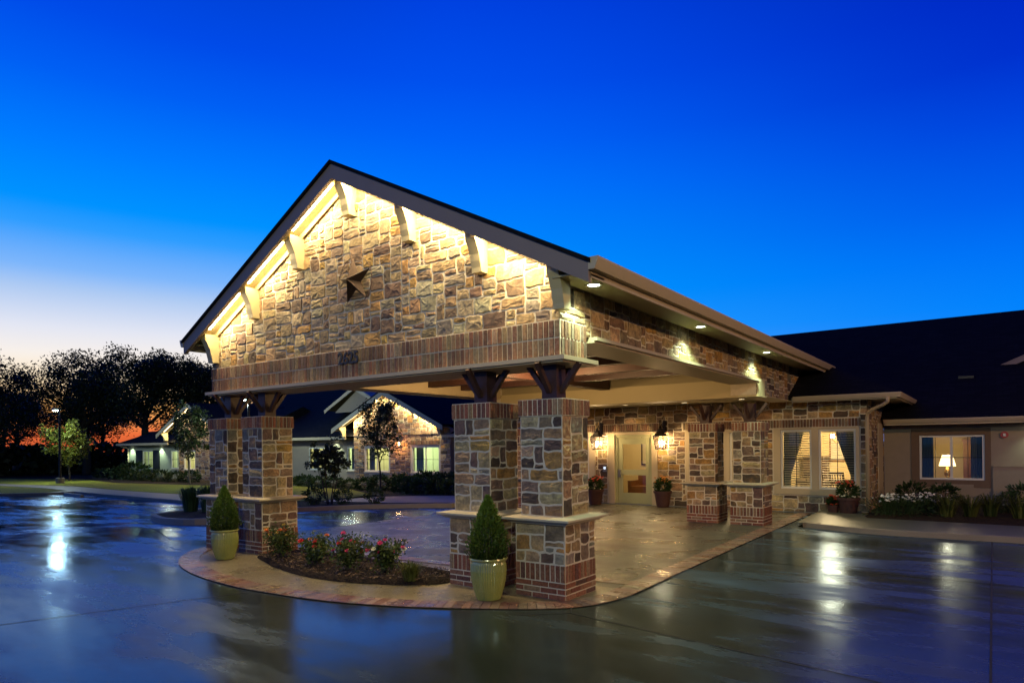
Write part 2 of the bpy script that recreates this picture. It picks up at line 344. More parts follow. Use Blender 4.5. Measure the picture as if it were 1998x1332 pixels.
def stones(mb, P0, U, V, Nn, Wd, Ht, holes=(), clips=(), cell=.082, seed=1, depth=.03, gap=.012, mi=1, pal=PAL, jit=.17):
    r = random.Random(seed); P0, U, V, Nn = map(Vector, (P0, U, V, Nn))
    nx = max(2, round(Wd/cell)); ny = max(2, round(Ht/cell)); cu = Wd/nx; cv = Ht/ny
    occ = [[False]*nx for _ in range(ny)]
    for j in range(ny):
        for i in range(nx):
            u = (i+.5)*cu; v = (j+.5)*cv
            for h in holes:
                if h[0] < u < h[2] and h[1] < v < h[3]: occ[j][i] = True
            for a, b, c in clips:
                if a*u+b*v > c+max(cu, cv)*.7*math.hypot(a, b): occ[j][i] = True
    # corner jitter shared by neighbouring stones keeps the joints even
    J = [[(r.uniform(-jit, jit)*cu, r.uniform(-jit, jit)*cv) for _ in range(nx+1)] for _ in range(ny+1)]
    for j in range(ny+1):
        for i in range(nx+1):
            x, y = J[j][i]
            if i in (0, nx): x = 0
            if j in (0, ny): y = 0
            for h in holes:
                if h[0]-cu < i*cu < h[2]+cu and h[1]-cv < j*cv < h[3]+cv: x = y = 0
            J[j][i] = (x, y)
    sizes = [(3, 2), (4, 2), (2, 2), (5, 2), (3, 3), (4, 3), (2, 1), (3, 1), (5, 3), (2, 3), (4, 1), (1, 1), (6, 2)]; wts = [10, 10, 6, 7, 4, 5, 4, 6, 3, 1, 5, 1, 2]
    for j in range(ny):
        for i in range(nx):
            if occ[j][i]: continue
            w, h = r.choices(sizes, wts)[0]
            ww = 0
            while ww < w and i+ww < nx and not occ[j][i+ww]: ww += 1
            if i+ww < nx and not occ[j][i+ww] and (i+ww+1 >= nx or occ[j][i+ww+1]) and ww < 6: ww += 1
            hh = 0
            while hh < h and j+hh < ny and all(not occ[j+hh][i+k] for k in range(ww)): hh += 1
            if j+hh == ny-1 and hh < 4 and all(not occ[j+hh][i+k] for k in range(ww)): hh += 1
            for b in range(hh):
                for a in range(ww): occ[j+b][i+a] = True
            def pt(a, b, e=0):
                x, y = J[b][a]; return (a*cu+x, b*cv+y)
            P = [pt(i+a, j) for a in range(0, ww)] + [pt(i+ww, j+b) for b in range(0, hh)] + [pt(i+a, j+hh) for a in range(ww, 0, -1)] + [pt(i, j+b) for b in range(hh, 0, -1)]
            if len(P) < 4: continue
            k4 = (0, ww, ww+hh, 2*ww+hh); mx, my = (i+ww/2)*cu, (j+hh/2)*cv
            for q in k4:
                f = r.uniform(0, .30) if r.random() < .7 else 0; l = math.hypot(P[q][0]-mx, P[q][1]-my); f *= cell*.7/max(l, .01); P[q] = (P[q][0]+(mx-P[q][0])*f, P[q][1]+(my-P[q][1])*f)
            for c in clips: P = clip_poly(P, *c) if P else P
            if len(P) < 3: continue
            cx = sum(p[0] for p in P)/len(P); cyy = sum(p[1] for p in P)/len(P)
            w0 = max(p[0] for p in P)-min(p[0] for p in P); h0 = max(p[1] for p in P)-min(p[1] for p in P)
            if w0 < .03 or h0 < .025: continue
            d = depth*.72*r.uniform(.7, 1.25); tu, tv = r.uniform(-.05, .05), r.uniform(-.07, .07)
            rings = []
            for gg, dd, nz in ((gap, -.004, 0), (gap+.001, d*.6, .002), (gap+.009, d*.93, .003), (min(w0, h0)*.32, d, .005)):
                fx = max(0.05, 1-2*gg/w0); fy = max(.05, 1-2*gg/h0)
                ring = []
                for p in P:
                    a = (p[0]-cx)*fx; b = (p[1]-cyy)*fy
                    z = dd + (a*tu+b*tv)*(dd > .02*.5) + r.uniform(-nz, nz)
                    ring.append(P0+U*(cx+a)+V*(cyy+b)+Nn*z)
                rings.append(ring)
            n = len(P); vs = [q for g in rings for q in g] + [P0+U*cx+V*cyy+Nn*(d+r.uniform(-.004, .009))]
            fs = [(k*n+q, k*n+(q+1) % n, (k+1)*n+(q+1) % n, (k+1)*n+q) for k in range(3) for q in range(n)] + [(3*n+q, 3*n+(q+1) % n, 4*n) for q in range(n)]
            if U.cross(V).dot(Nn) < 0: fs = [tuple(reversed(f)) for f in fs]
            mb.add(vs, fs, mi, pick(r, pal))
def bricks(mb, P0, U, V, Nn, Wd, Ht, bw, bh, gap=.010, depth=.012, offset=False, seed=3, mi=2, pal=None):
    r = random.Random(seed); P0, U, V, Nn = map(Vector, (P0, U, V, Nn))
    nx = max(1, round(Wd/bw)); ny = max(1, round(Ht/bh)); cu = Wd/nx; cv = Ht/ny
    for j in range(ny):
        off = cu/2 if offset and j % 2 else 0
        for i in range(-1 if off else 0, nx):
            a0 = max(0, i*cu+off); a1 = min(Wd, (i+1)*cu+off)
            if a1-a0 < .03: continue
            u0, u1, v0, v1 = a0+gap/2, a1-gap/2, j*cv+gap/2, (j+1)*cv-gap/2
            d = depth*r.uniform(.6, 1.3); e = .004
            q = lambda u, v, z: P0+U*u+V*v+Nn*z
            vs = [q(u0, v0, -.003), q(u1, v0, -.003), q(u1, v1, -.003), q(u0, v1, -.003)] + [q(u0+e, v0+e, d), q(u1-e, v0+e, d), q(u1-e, v1-e, d), q(u0+e, v1-e, d)]
            fs = [(4, 5, 6, 7), (0, 1, 5, 4), (1, 2, 6, 5), (2, 3, 7, 6), (3, 0, 4, 7)]
            if U.cross(V).dot(Nn) < 0: fs = [tuple(reversed(f)) for f in fs]
            mb.add(vs, fs, mi, pick(r, pal or PALB))
SB = [M['mortar'], M['stone'], M['brick']]
X, Y_, Z = Vector((1, 0, 0)), Vector((0, 1, 0)), Vector((0, 0, 1))

# ------------------------------------------------------------------ ground
def sheet(name, poly, mat, dz=0., kind='structure', sub=1.0, tints=None):
    bm = bmesh.new(); f = bm.faces.new([bm.verts.new((x, y, 0)) for x, y in poly]); bm.normal_update()
    if f.normal.z < 0: f.normal_flip()
    xs = [p[0] for p in poly]; k = -24.0
    while k <= -13:
        if min(xs) < k < max(xs): bmesh.ops.bisect_plane(bm, geom=bm.verts[:]+bm.edges[:]+bm.faces[:], plane_co=(k, 0, 0), plane_no=(1, 0, 0))
        k += 1
    bmesh.ops.triangulate(bm, faces=bm.faces[:])
    for v in bm.verts: v.co.z = zg(v.co.x)+dz
    me = bpy.data.meshes.new(name); bm.to_mesh(me); bm.free(); me.materials.append(mat)
    o = bpy.data.objects.new(name, me); C.objects.link(o); return tag(o, kind=kind)
sheet('ground', [(-500, -300), (500, -300), (500, 600), (-500, 600)], M['soil'], -.035)
# driveway and car park, one wet concrete sheet
sheet('driveway', [(-75, -40), (30, -40), (30, 14.0), (.5, 14.25), (-1.7, 14.2), (-3.3, 14.7), (-3.3, 17.9), (-12.4, 17.9), (-12.6, 14.24), (-14.7, 13.0), (-16.5, 11.8), (-18.5, 12.4), (-24.4, 13.3), (-37, 13.45), (-38.7, 10.9), (-60, 8.2), (-75, 7)], M['concrete'])
def smooth_path(pts, n=8):
    out = []; P = [Vector((*p, 0)) for p in pts]
    for i in range(len(P)-1):
        p0, p1, p2, p3 = P[max(i-1, 0)], P[i], P[i+1], P[min(i+2, len(P)-1)]
        for k in range(n):
            t = k/n; out.append(.5*((2*p1)+(p2-p0)*t+(2*p0-5*p1+4*p2-p3)*t*t+(3*p1-p0-3*p2+p3)*t**3))
    out.append(P[-1]); return [(p.x, p.y) for p in out]
BO = smooth_path([(-11.75, 7.2), (-11.6, 6.4), (-11.15, 5.75), (-10.3, 5.18), (-9.2, 4.84), (-8.0, 4.70), (-7.1, 4.74), (-6.2, 4.87), (-5.4, 5.13), (-4.72, 5.46), (-4.0, 5.9), (-3.62, 6.30), (-3.45, 6.9), (-3.44, 7.5), (-3.5, 10.5), (-3.55, 14.5), (-3.6, 17.5)])
def offset(path, d):
    out = []
    for i, p in enumerate(path):
        a, b = path[max(i-1, 0)], path[min(i+1, len(path)-1)]; dx, dy = b[0]-a[0], b[1]-a[1]; l = math.hypot(dx, dy)
        out.append((p[0]-dy/l*d, p[1]+dx/l*d))
    return out
BI = offset(BO, .30)
ki = max(i for i, p in enumerate(BI) if p[1] < 7.45)
sheet('island_paving', BI[:ki+1], M['aggregate'], .004)
sheet('portico_paving', [BI[0]] + BI[ki:] + [(-11.9, 17.6), (-11.9, 7.2)], M['aggregate_floor'], .004)
def paver_border(name, outer, inner, dz, wid=.105, seed=5):
    r = random.Random(seed); mb = MB()
    def samp(path):
        s = [0]
        for a, b in zip(path, path[1:]): s.append(s[-1]+math.hypot(b[0]-a[0], b[1]-a[1]))
        return s
    so, si = samp(outer), samp(inner)
    def at(path, s, f):
        t = f*s[-1]
        for i in range(len(path)-1):
            if s[i+1] >= t:
                k = (t-s[i])/max(1e-6, s[i+1]-s[i]); return (path[i][0]+(path[i+1][0]-path[i][0])*k, path[i][1]+(path[i+1][1]-path[i][1])*k)
        return path[-1]
    n = int(so[-1]/wid)
    # matched by index so both edges stay parallel
    pts = []
    for k in range(n+1):
        f = k/n; t = f*so[-1]
        for i in range(len(outer)-1):
            if so[i+1] >= t-1e-9:
                q = (t-so[i])/max(1e-6, so[i+1]-so[i]); pts.append(((outer[i][0]+(outer[i+1][0]-outer[i][0])*q, outer[i][1]+(outer[i+1][1]-outer[i][1])*q), (inner[i][0]+(inner[i+1][0]-inner[i][0])*q, inner[i][1]+(inner[i+1][1]-inner[i][1])*q))); break
    for (o0, i0), (o1, i1) in zip(pts, pts[1:]):
        z = dz; c = pick(r, [((.24, .13, .085), 4), ((.27, .17, .11), 4), ((.20, .135, .105), 3), ((.30, .22, .15), 3)])
        def L2(a, b, t): return (a[0]+(b[0]-a[0])*t, a[1]+(b[1]-a[1])*t)
        e = .035
        A, B_, C_, D = L2(o0, o1, e), L2(o0, o1, 1-e), L2(i0, i1, 1-e), L2(i0, i1, e)
        h = r.uniform(.0, .004)
        v = [(*p, zg(p[0])+z) for p in (A, B_, C_, D)]; w = [(p[0], p[1], p[2]+.006+h) for p in v]
        mb.add(v+w, [(4, 5, 6, 7), (0, 1, 5, 4), (1, 2, 6, 5), (2, 3, 7, 6), (3, 0, 4, 7)], 0, c)
    o = mb.build(name, [M['paver']]); return tag(o, kind='structure')
sheet('paver_bedding', BO + list(reversed(BI)), M['joint'], .008)
paver_border('paver_border', BO, BI, .009)
st_o = [(-3.75, 7.55), (-10.0, 7.10)]; st_i = [(-3.75, 7.78), (-10.0, 7.33)]
paver_border('paver_strip', st_o, st_i, .005, seed=9)
BED = smooth_path([(-9.9, 6.55), (-9.75, 6.2), (-9.2, 5.98), (-8.6, 5.78), (-7.8, 5.62), (-7.1, 5.63), (-6.5, 5.80), (-6.05, 6.02), (-5.75, 6.3), (-5.8, 6.75), (-6.6, 6.95), (-8.0, 7.0), (-9.5, 6.98), (-9.9, 6.55)], 5)[:-1]
def mound(name, path, mat, h, ins, dz=.01, seed=2):
    r = random.Random(seed); mb = MB(); n = len(path); cx = sum(p[0] for p in path)/n; cyy = sum(p[1] for p in path)/n
    rings = [(1, 0), (.97, h*.6), (.8, h), (.5, h*1.15), (.2, h*1.2)]; v = []
    for s, z in rings:
        for p in path:
            x = cx+(p[0]-cx)*s; y = cyy+(p[1]-cyy)*s; v.append((x, y, zg(x)+dz+z+(r.uniform(-.012, .012) if z else 0)))
    v.append((cx, cyy, zg(cx)+dz+h*1.2))
    f = [(k*n+i, k*n+(i+1) % n, (k+1)*n+(i+1) % n, (k+1)*n+i) for k in range(len(rings)-1) for i in range(n)] + [((len(rings)-1)*n+i, (len(rings)-1)*n+(i+1) % n, len(rings)*n) for i in range(n)]
    mb.add(v, f); return tag(mb.build(name, mat, smooth=True), kind='structure')
mound('mulch_bed', BED, M['mulch'], .06, .1)
# joints sawn in the concrete
def strips(name, segs, w, mat, dz):
    mb = MB()
    for (a, b) in segs:
        n = max(1, int(math.hypot(b[0]-a[0], b[1]-a[1])/1.0)); dx, dy = b[0]-a[0], b[1]-a[1]; l = math.hypot(dx, dy); nx, ny = -dy/l*w/2, dx/l*w/2
        v = []
        for k in range(n+1):
            x, y = a[0]+dx*k/n, a[1]+dy*k/n
            for s in (1, -1):
                q = (x+nx*s, y+ny*s); v.append((*q, zg(q[0])+dz))
        mb.add(v, [(2*k, 2*k+1, 2*k+3, 2*k+2) for k in range(n)])
    return tag(mb.build(name, mat), kind='structure')
strips('pavement_joint', [((-3.80, 6.30), (-3.62, 5.98)), ((-3.62, 5.98), (3.0, 4.95)), ((-3.62, 5.98), (-4.05, 5.60)), ((-7.5, 4.62), (-8.6, 1.4)), ((-11.8, 5.6), (-14.6, 1.0)), ((.02, 14.2), (-.02, 3.0)), ((-3.3, 10.1), (-.0, 10.06)), ((.0, 10.06), (8, 10.0)),
    ((-24, 10.2), (-13, 6.4)), ((-18, 5.08), (-20.9, 11.4)), ((-13.3, 9.5), (-11.95, 13.4)), ((-30, 4), (-15, 3)), ((-34, 8.5), (-22, 7.0)), ((-11.95, 7.2), (-11.95, 17)), ((-40, 6), (-30, 6.4)), ((-20, 9), (-12, 11))], .018, M['joint'], .004)
strips('parking_marking', [((-28.5, 11.2), (-27.7, 13.2)), ((-25.8, 10.1), (-25.1, 13.0)), ((-23.7, 9.9), (-23.4, 12.8)), ((-31.4, 11.3), (-30.6, 13.2)), ((-34.4, 11.3), (-33.8, 13.2))], .10, M['paint'], .006)
# kerbs, walks, lawns
def ribbon(name, path, w, h, mat, inward=1, label=None):
    mb = MB(); off = offset(path, w*inward)
    v = []
    for (a, b) in zip(path, off):
        za, zb = zg(a[0]), zg(b[0]); v += [(*a, za-.03), (a[0]*.99+b[0]*.01, a[1]*.99+b[1]*.01, za+h), (*b, zb+h), (*b, zb-.03)]
    f = []
    for i in range(len(path)-1): f += [(4*i+k, 4*i+k+1, 4*i+5+k, 4*i+4+k) for k in range(3)]
    f += [(0, 1, 2, 3), tuple(4*(len(path)-1)+k for k in (3, 2, 1, 0))]
    mb.add(v, f); return tag(mb.build(name, mat), kind='structure')
ribbon('kerb', smooth_path([(30, 14.0), (6, 14.15), (.5, 14.25), (-1.7, 14.22), (-3.0, 14.6), (-3.3, 15.2)], 5), .15, .10, M['kerb'], -1)
LK = [(-60, 8.2), (-38.7, 10.9), (-37.3, 12.4), (-37, 13.45), (-24.4, 13.3), (-18.5, 12.4), (-16.5, 11.8), (-14.7, 13.0), (-12.6, 14.24), (-12.4, 16)]
ribbon('kerb', LK, .15, .13, M['kerb'], 1)
sheet('sidewalk', [(-3.3, 14.75), (-1.7, 14.37), (.5, 14.4), (30, 14.15), (30, 16.2), (.5, 16.2), (-2.2, 16.3), (-2.6, 17.9), (-3.4, 17.9)], M['walkd'], .095)
mound('garden_bed', smooth_path([(-2.3, 16.35), (.5, 16.25), (8, 16.2), (20, 16.2), (20, 20.6), (8, 20.75), (-.1, 20.7), (-2.15, 20.7), (-2.3, 16.35)], 4)[:-1], M['mulch'], .05, .1, .08, seed=4)
LKi = offset(LK, .14)
sheet('tan_path', LKi[2:5] + [(-24.4, 14.9), (-28, 15.2), (-35, 15.0), (-42, 15.4), (-50, 14.3), (-60, 13.0), (-60, 12.0), (-50, 13.2), (-42, 13.9), (-38.2, 13.6)], M['walk'], .125)
sheet('lawn_strip', [LKi[0], LKi[1], LKi[2], (-38.2, 13.55), (-42, 13.85), (-50, 13.15), (-60, 11.95)], M['lawn'], .12)
sheet('lawn', [(-60, 13.05), (-50, 14.35), (-42, 15.45), (-35, 15.05), (-28, 15.25), (-24.4, 14.95), (-22, 14.6), (-19.5, 15.2), (-20.5, 18.5), (-24.8, 20.9), (-31.5, 21.6), (-35, 19.5), (-44, 18.2), (-52, 19.4), (-60, 17)], M['lawn'], .13)
sheet('bed_soil', [(-60, 17.05), (-52, 19.45), (-44, 18.25), (-35, 19.55), (-31.5, 21.65), (-24.8, 20.95), (-20.5, 18.55), (-18.6, 16.9), (-14.6, 16.9), (-12.5, 15.5), (-12.5, 24.8), (-60, 24.8)], M['mulch'], .115)
sheet('walkway', [(-19.4, 15.15), (-18.9, 14.6), (-14.8, 13.7), (-12.75, 14.6), (-12.55, 15.45), (-14.6, 16.85), (-18.6, 16.85)], M['walk'], .12)
sheet('planting_strip', [LKi[4], LKi[5], LKi[6], LKi[7], (-12.8, 14.5), (-14.8, 13.65), (-18.9, 14.55), (-19.45, 15.1), (-22, 14.55), (-24.4, 14.9)], M['mulch'], .11)
ISL = smooth_path([(-20.2, 9.35), (-17.4, 8.3), (-15.6, 8.25), (-14.8, 9.4), (-15.6, 10.6), (-18.2, 11.6), (-20.4, 11.5), (-21.0, 10.4), (-20.2, 9.35)], 4)
ribbon('kerb', ISL, .15, .15, M['kerb'], 1)
mound('island_bed', offset(ISL, .14)[:-1], M['mulch'], .02, .1, .13)

# ------------------------------------------------------------------ stone columns
def stone_column(name, label, loc, rot, zs):
    t = thing(name, label, 'column', (0, 0, 0), 'stone columns carrying the entrance canopy')
    b = .35; mb = MB()
    mb.box((-b+.004, -b+.004, -.02), (b-.004, b-.004, .88))
    dirs = [((-b, -b, 0), X, -Y_), ((b, -b, 0), Y_, X), ((b, b, 0), -X, Y_), ((-b, b, 0), -Y_, -X)]
    for k, (p, u, n) in enumerate(dirs):
        p = Vector(p)-n*.004
        bricks(mb, p, u, Z, n, .70, .205, .2, .068, gap=.013, depth=.011, offset=True, seed=10+k, pal=PALR)
        bricks(mb, p+Z*.205, u, Z, n, .70, .205, .07, .205, gap=.014, depth=.012, seed=20+k, pal=PALR)
        stones(mb, p-n*.003+Z*.41+u*.004, u, Z, n, .692, .465, seed=31+k, depth=.014, cell=.069, gap=.0115)
    base = mb.build('base', SB, t)
    mb = MB()
    for w, z0, z1 in ((.395, .872, .892), (.425, .892, .912)): mb.box((-w, -w, z0), (w, w, z1))
    w = .47
    mb.prism([(-w, -w, .912), (w, -w, .912), (w, w, .912), (-w, w, .912)], (0, 0, .028))
    a, c = .47, .40
    mb.add([(-a, -a, .94), (a, -a, .94), (a, a, .94), (-a, a, .94), (-c, -c, .955), (c, -c, .955), (c, c, .955), (-c, c, .955)], [(4, 5, 6, 7), (0, 1, 5, 4), (1, 2, 6, 5), (2, 3, 7, 6), (3, 0, 4, 7)])
    led = mb.build('ledge', M['cap'], t)
    md = led.modifiers.new('soft', 'BEVEL'); md.width = .008; md.segments = 2
    s = .30; mb = MB(); mb.box((-s+.005, -s+.005, .95), (s-.005, s-.005, 2.13))
    for k, (p, u, n) in enumerate([((-s, -s, .955), X, -Y_), ((s, -s, .955), Y_, X), ((s, s, .955), -X, Y_), ((-s, s, .955), -Y_, -X)]):
        stones(mb, Vector(p)-n*.007+u*.003, u, Z, n, 2*s-.006, 1.18, seed=51+k, depth=.015, cell=.069, gap=.0115)
    mb.build('shaft', SB, t)
    mb = MB(); s2 = .315; mb.box((-s2+.004, -s2+.004, 2.135), (s2-.004, s2-.004, 2.335))
    for k, (p, u, n) in enumerate([((-s2, -s2, 2.135), X, -Y_), ((s2, -s2, 2.135), Y_, X), ((s2, s2, 2.135), -X, Y_), ((-s2, s2, 2.135), -Y_, -X)]):
        bricks(mb, Vector(p)-n*.004, u, Z, n, 2*s2, .2, .07, .2, gap=.013, depth=.011, seed=70+k, pal=PALR)
    mb.build('brick_cap', SB, t)
    mb = MB(); mb.box((-.105, -.105, 2.33), (.105, .105, 2.77)); mb.box((-.16, -.16, 2.332), (.16, .16, 2.352)); 
    po = mb.build('timber_post', M['timber'], t)
    for dx, dy in ((1, 0), (-1, 0), (0, 1), (0, -1)):
        mb = MB(); mb.bar((dx*.10, dy*.10, 2.43), (dx*.36, dy*.36, 2.765), .055, .06, upv=(dy, dx, 0)); mb.build('brace', M['timber'], t)
    t.location = loc; t.rotation_euler = (0, 0, rot); t.scale = (1, 1, zs)
    return t
CY, BY = 6.72, 14.75
col0 = stone_column('stone_column', 'stone column nearest the camera, green glazed planter standing at its left', (-4.27, CY, 0), 0, 1)
for lab, x, y, rt_, zs in [('stone column just left of the nearest one, half hidden behind a clipped cone shrub', -5.33, CY, 90, 1),
        ('front stone column beside the rose bed at its left end', -10.22, CY, 180, 1), ('outermost front stone column on the left behind the left planter', -11.29, CY, 270, 1),
        ('rear stone column on the right, closest to the dining window', -4.26, BY, 180, .955), ('rear stone column standing between the entrance door planter and its right twin', -5.25, BY, 0, .955),
        ('rear stone column mostly hidden behind the nearest front column', -10.2, BY, 90, .955), ('rear stone column on the far left hidden behind the front pair', -11.2, BY, 270, .955)]:
    c = copy_tree(col0); c.location = (x, y, zg(x)); c.rotation_euler = (0, 0, R(rt_)); c.scale = (1, 1, zs*(2.77-zg(x))/2.77 if y < 10 else zs); c['label'] = lab

# ------------------------------------------------------------------ porte-cochere canopy
XC = -7.65; HW = 4.22; ZR = 5.945; SL = .511; YF = 6.08; WY = 6.47
port = thing('entrance_canopy', 'stone gabled drive-through canopy with lit gable over the entrance drive', 'canopy', (XC, 10, 0))
GL, GR = -11.49, -4.02
zroof = lambda x: ZR-SL*abs(x-XC)
mb = MB()
pts = [(GL, WY, 2.83), (GR, WY, 2.83), (GR, WY, zroof(GR)-.16), (XC, WY, ZR-.16), (GL, WY, zroof(GL)-.16)]
mb.prism(pts, (0, .58, 0))
u0 = GL-.02; Wg = GR-GL+.04
cl = [(SL, 1, (ZR-.20)-3.25+SL*(XC-u0)), (-SL, 1, (ZR-.20)-3.25-SL*(XC-u0))]
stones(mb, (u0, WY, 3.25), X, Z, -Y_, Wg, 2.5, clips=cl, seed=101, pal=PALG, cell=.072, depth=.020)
mb.box((u0, WY-.03, 2.83), (u0+Wg, WY-.001, 3.25))
bricks(mb, (u0, WY-.03, 2.83), X, Z, -Y_, Wg, .42, .076, .21, depth=.011, seed=102, gap=.013)
for xx, nn, uu, yy in ((GR, X, Y_, WY-.02), (GL, -X, -Y_, WY+.6)):
    stones(mb, (xx, yy, 3.25), uu, Z, nn, .6, .42, seed=103, depth=.025)
    bricks(mb, Vector((xx, yy, 2.83))+nn*.021, uu, Z, nn, .6, .42, .076, .21, depth=.011, seed=104, gap=.013)
    if nn.x > 0: mb.box((xx+.0005, WY-.0305, 2.83), (xx+.0215, WY+.581, 3.25))
gw = mb.build('gable_wall', SB, port)
mb = MB(); mb.box((GL-.12, WY-.11, 2.775), (GR+.12, WY+.70, 2.825)); mb.box((GL-.08, WY-.07, 2.755), (GR+.08, WY+.66, 2.775)); mb.build('sill_board', M['trim'], port)
# side beams
for side, xo, xi in ((1, -3.98, -4.58), (-1, -11.52, -10.92)):
    mb = MB(); n = X*side; 
    mb.box((xo-.05*side, WY+.585, 3.13), (xi, 14.42, 3.70)); mb.box((xo-.05*side, 14.425, 2.82), (xi, 19.4, 3.70))
    if side > 0:
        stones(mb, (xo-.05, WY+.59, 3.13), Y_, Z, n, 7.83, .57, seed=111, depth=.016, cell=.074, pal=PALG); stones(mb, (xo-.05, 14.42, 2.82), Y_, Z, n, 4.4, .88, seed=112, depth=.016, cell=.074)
    mb.build('side_beam', SB, port)
    mb = MB(); mb.box((xo+.06*side, WY+.71, 3.085), (xi-.04*side, 14.40, 3.128)); mb.box((xo+.02*side, WY+.71, 3.06), (xi, 14.40, 3.085)); mb.box((xi, WY+.71, 3.13), (xi-.03*side, 14.40, 3.42)); mb.build('beam_trim', M['trim'], port)
    xe = XC+side*HW
    mb = MB(); mb.box((xo+.02*side, WY-.25, 3.665), (xe-.02*side, 19.3, 3.685)); mb.build('soffit', M['soffit'], port)
    mb = MB(); mb.box((xe-.025*side, YF+.06, 3.585), (xe, 19.6, 3.75)); mb.build('eave_board', M['trim'], port)
    mb = MB(); g0 = xe+.002*side
    prof = [(0, 3.655), (.075, 3.655), (.095, 3.70), (.12, 3.765), (.12, 3.785), (0, 3.785)]
    mb.prism([(g0+side*a, YF+.02, z) for a, z in prof], (0, 19.25-YF, 0)); mb.build('gutter', M['trim'], port)
# rear cross beam, canopy ceiling and ceiling timbers
mb = MB(); mb.box((-10.94, 14.44, 2.80), (-4.0, 14.98, 3.17)); mb.box((-10.94, 14.42, 2.775), (-3.97, 15.02, 2.80)); mb.build('cross_beam', M['cream'], port)
mb = MB(); mb.box((-10.92, 14.5, 3.172), (-4.57, 14.56, 3.46)); mb.build('beam_fascia', M['ceil'], port)
mb = MB(); mb.box((-10.9, WY+.6, 3.42), (-4.6, 14.43, 3.45)); mb.box((-11.5, 14.99, 2.885), (-4.56, 17.7, 2.91)); mb.build('ceiling', M['ceil'], port)
for yb in (7.9, 9.1, 10.3, 11.5, 12.7):
    mb = MB(); mb.box((-10.88, yb, 3.20), (-4.62, yb+.2, 3.418)); mb.build('ceiling_timber', M['timber'], port)
mb = MB(); mb.box((XC-.12, 8.2, 3.12), (XC+.12, 14.38, 3.40)); mb.build('ridge_timber', M['timber'], port)
# roof and rake boards
mb = MB()
for s in (1, -1):
    xe = XC+s*(HW+.03)
    mb.prism([(XC, YF, ZR), (xe, YF, zroof(xe)), (xe, YF, zroof(xe)-.05), (XC, YF, ZR-.05)], (0, 18.2, 0))
mb.build('roof', M['roof'], port)
for s in (1, -1):
    mb = MB(); xe = XC+s*HW; d = .215
    mb.prism([(XC, YF+.03, ZR-.052), (xe, YF+.03, zroof(xe)-.052), (xe, YF+.03, zroof(xe)-.052-d), (XC, YF+.03, ZR-.052-d)], (0, .045, 0)); mb.build('rake_board', M['fascia'], port)
    mb = MB(); mb.prism([(XC, YF+.08, ZR-.16), (xe, YF+.08, zroof(xe)-.16), (xe, YF+.08, zroof(xe)-.185), (XC, YF+.08, ZR-.185)], (0, WY-YF-.085, 0))
    mb.prism([(XC, WY-.055, ZR-.187), (XC+s*3.76, WY-.055, zroof(XC+s*3.76)-.187), (XC+s*3.76, WY-.055, zroof(XC+s*3.76)-.27), (XC, WY-.055, ZR-.27)], (0, .02, 0))
    mb.prism([(XC, YF+.078, ZR-.19), (xe, YF+.078, zroof(xe)-.19), (xe, YF+.078, zroof(xe)-.262), (XC, YF+.078, ZR-.262)], (0, .02, 0)); mb.build('rake_soffit', M['cream'], port)
def bracket_mesh(x, zt, y0, y1, w=.075, m=0, h=.50):
    D = y1-y0; pr = [(y1, zt), (y0+.02, zt), (y0+.02, zt-.10), (y0+.05, zt-.15), (y0+.10*D/.4, zt-.20), (y0+.15*D/.4, zt-.28), (y0+.17*D/.4, zt-.36), (y0+.20*D/.4, zt-.44), (y0+.21*D/.4, zt-h), (y1, zt-h)]
    q = MB(); q.prism([(x-w, y, z) for y, z in pr], (2*w, 0, 0)); return q
for k in range(-3, 4):
    x = XC+.04+k*1.235 if abs(k) < 3 else XC+k*1.235
    bracket_mesh(x, zroof(x)-(.19 if k else .20)-(0.02), YF+.10, WY-.002).build('bracket', M['cream'], port)
STRIP = (1, .80, .40)
for s in (1, -1):
    for k in range(3):
        xa, xb = XC+s*(k*1.235+.13), XC+s*((k+1)*1.235-.13); xm = (xa+xb)/2; zt = zroof(xm)-.21
        mb = MB(); mb.bar((xa, YF+.15, zroof(xa)-.197), (xb, YF+.15, zroof(xb)-.197), .06, .012); mb.build('light_strip', M['strip'], port)
        tk = Vector((s, 0, -SL)).normalized(); z_ = Vector((0, -.30, 1)); z_ = (z_-tk*z_.dot(tk)).normalized()
        lt = light('strip_lamp', 'AREA', (xm, YF+.15, zroof(xm)-.215), 26, (1, .80, .43), port, shape='RECTANGLE', size=1.05, size_y=.05); lt.rotation_euler = Matrix((tk, z_.cross(tk), z_)).transposed().to_euler()
# iron star and house number hung on the gable
sc_ = Vector((-7.50, WY-.065, 4.23))
st = thing('iron_star', 'weathered metal star in a thin iron ring on the stone gable', 'star ornament', tuple(sc_))
mb = MB(); pts = [sc_+Vector((.36*math.cos(2*math.pi*k/40), 0, .36*math.sin(2*math.pi*k/40))) for k in range(41)]; mb.tube(pts, .006, 6); mb.build('ring', M['iron'], st)
mb = MB(); ctr = sc_+Vector((0, -.16, 0)); rim = []
for k in range(10):
    a = math.pi/2+math.pi/5*k+.10; rr = .355 if k % 2 == 0 else .135; rim.append(sc_+Vector((rr*math.cos(a), 0, rr*math.sin(a))))
mb.add([ctr]+rim+[sc_+Vector((0, .01, 0))], [(0, 1+(k+1) % 10, 1+k) for k in range(10)]+[(11, 1+k, 1+(k+1) % 10) for k in range(10)])
mb.build('star', M['star'], st)
hn = thing('house_number', 'dark iron house number 2625 fixed on the brick band', 'house number', (-7.69, WY-.045, 3.02))
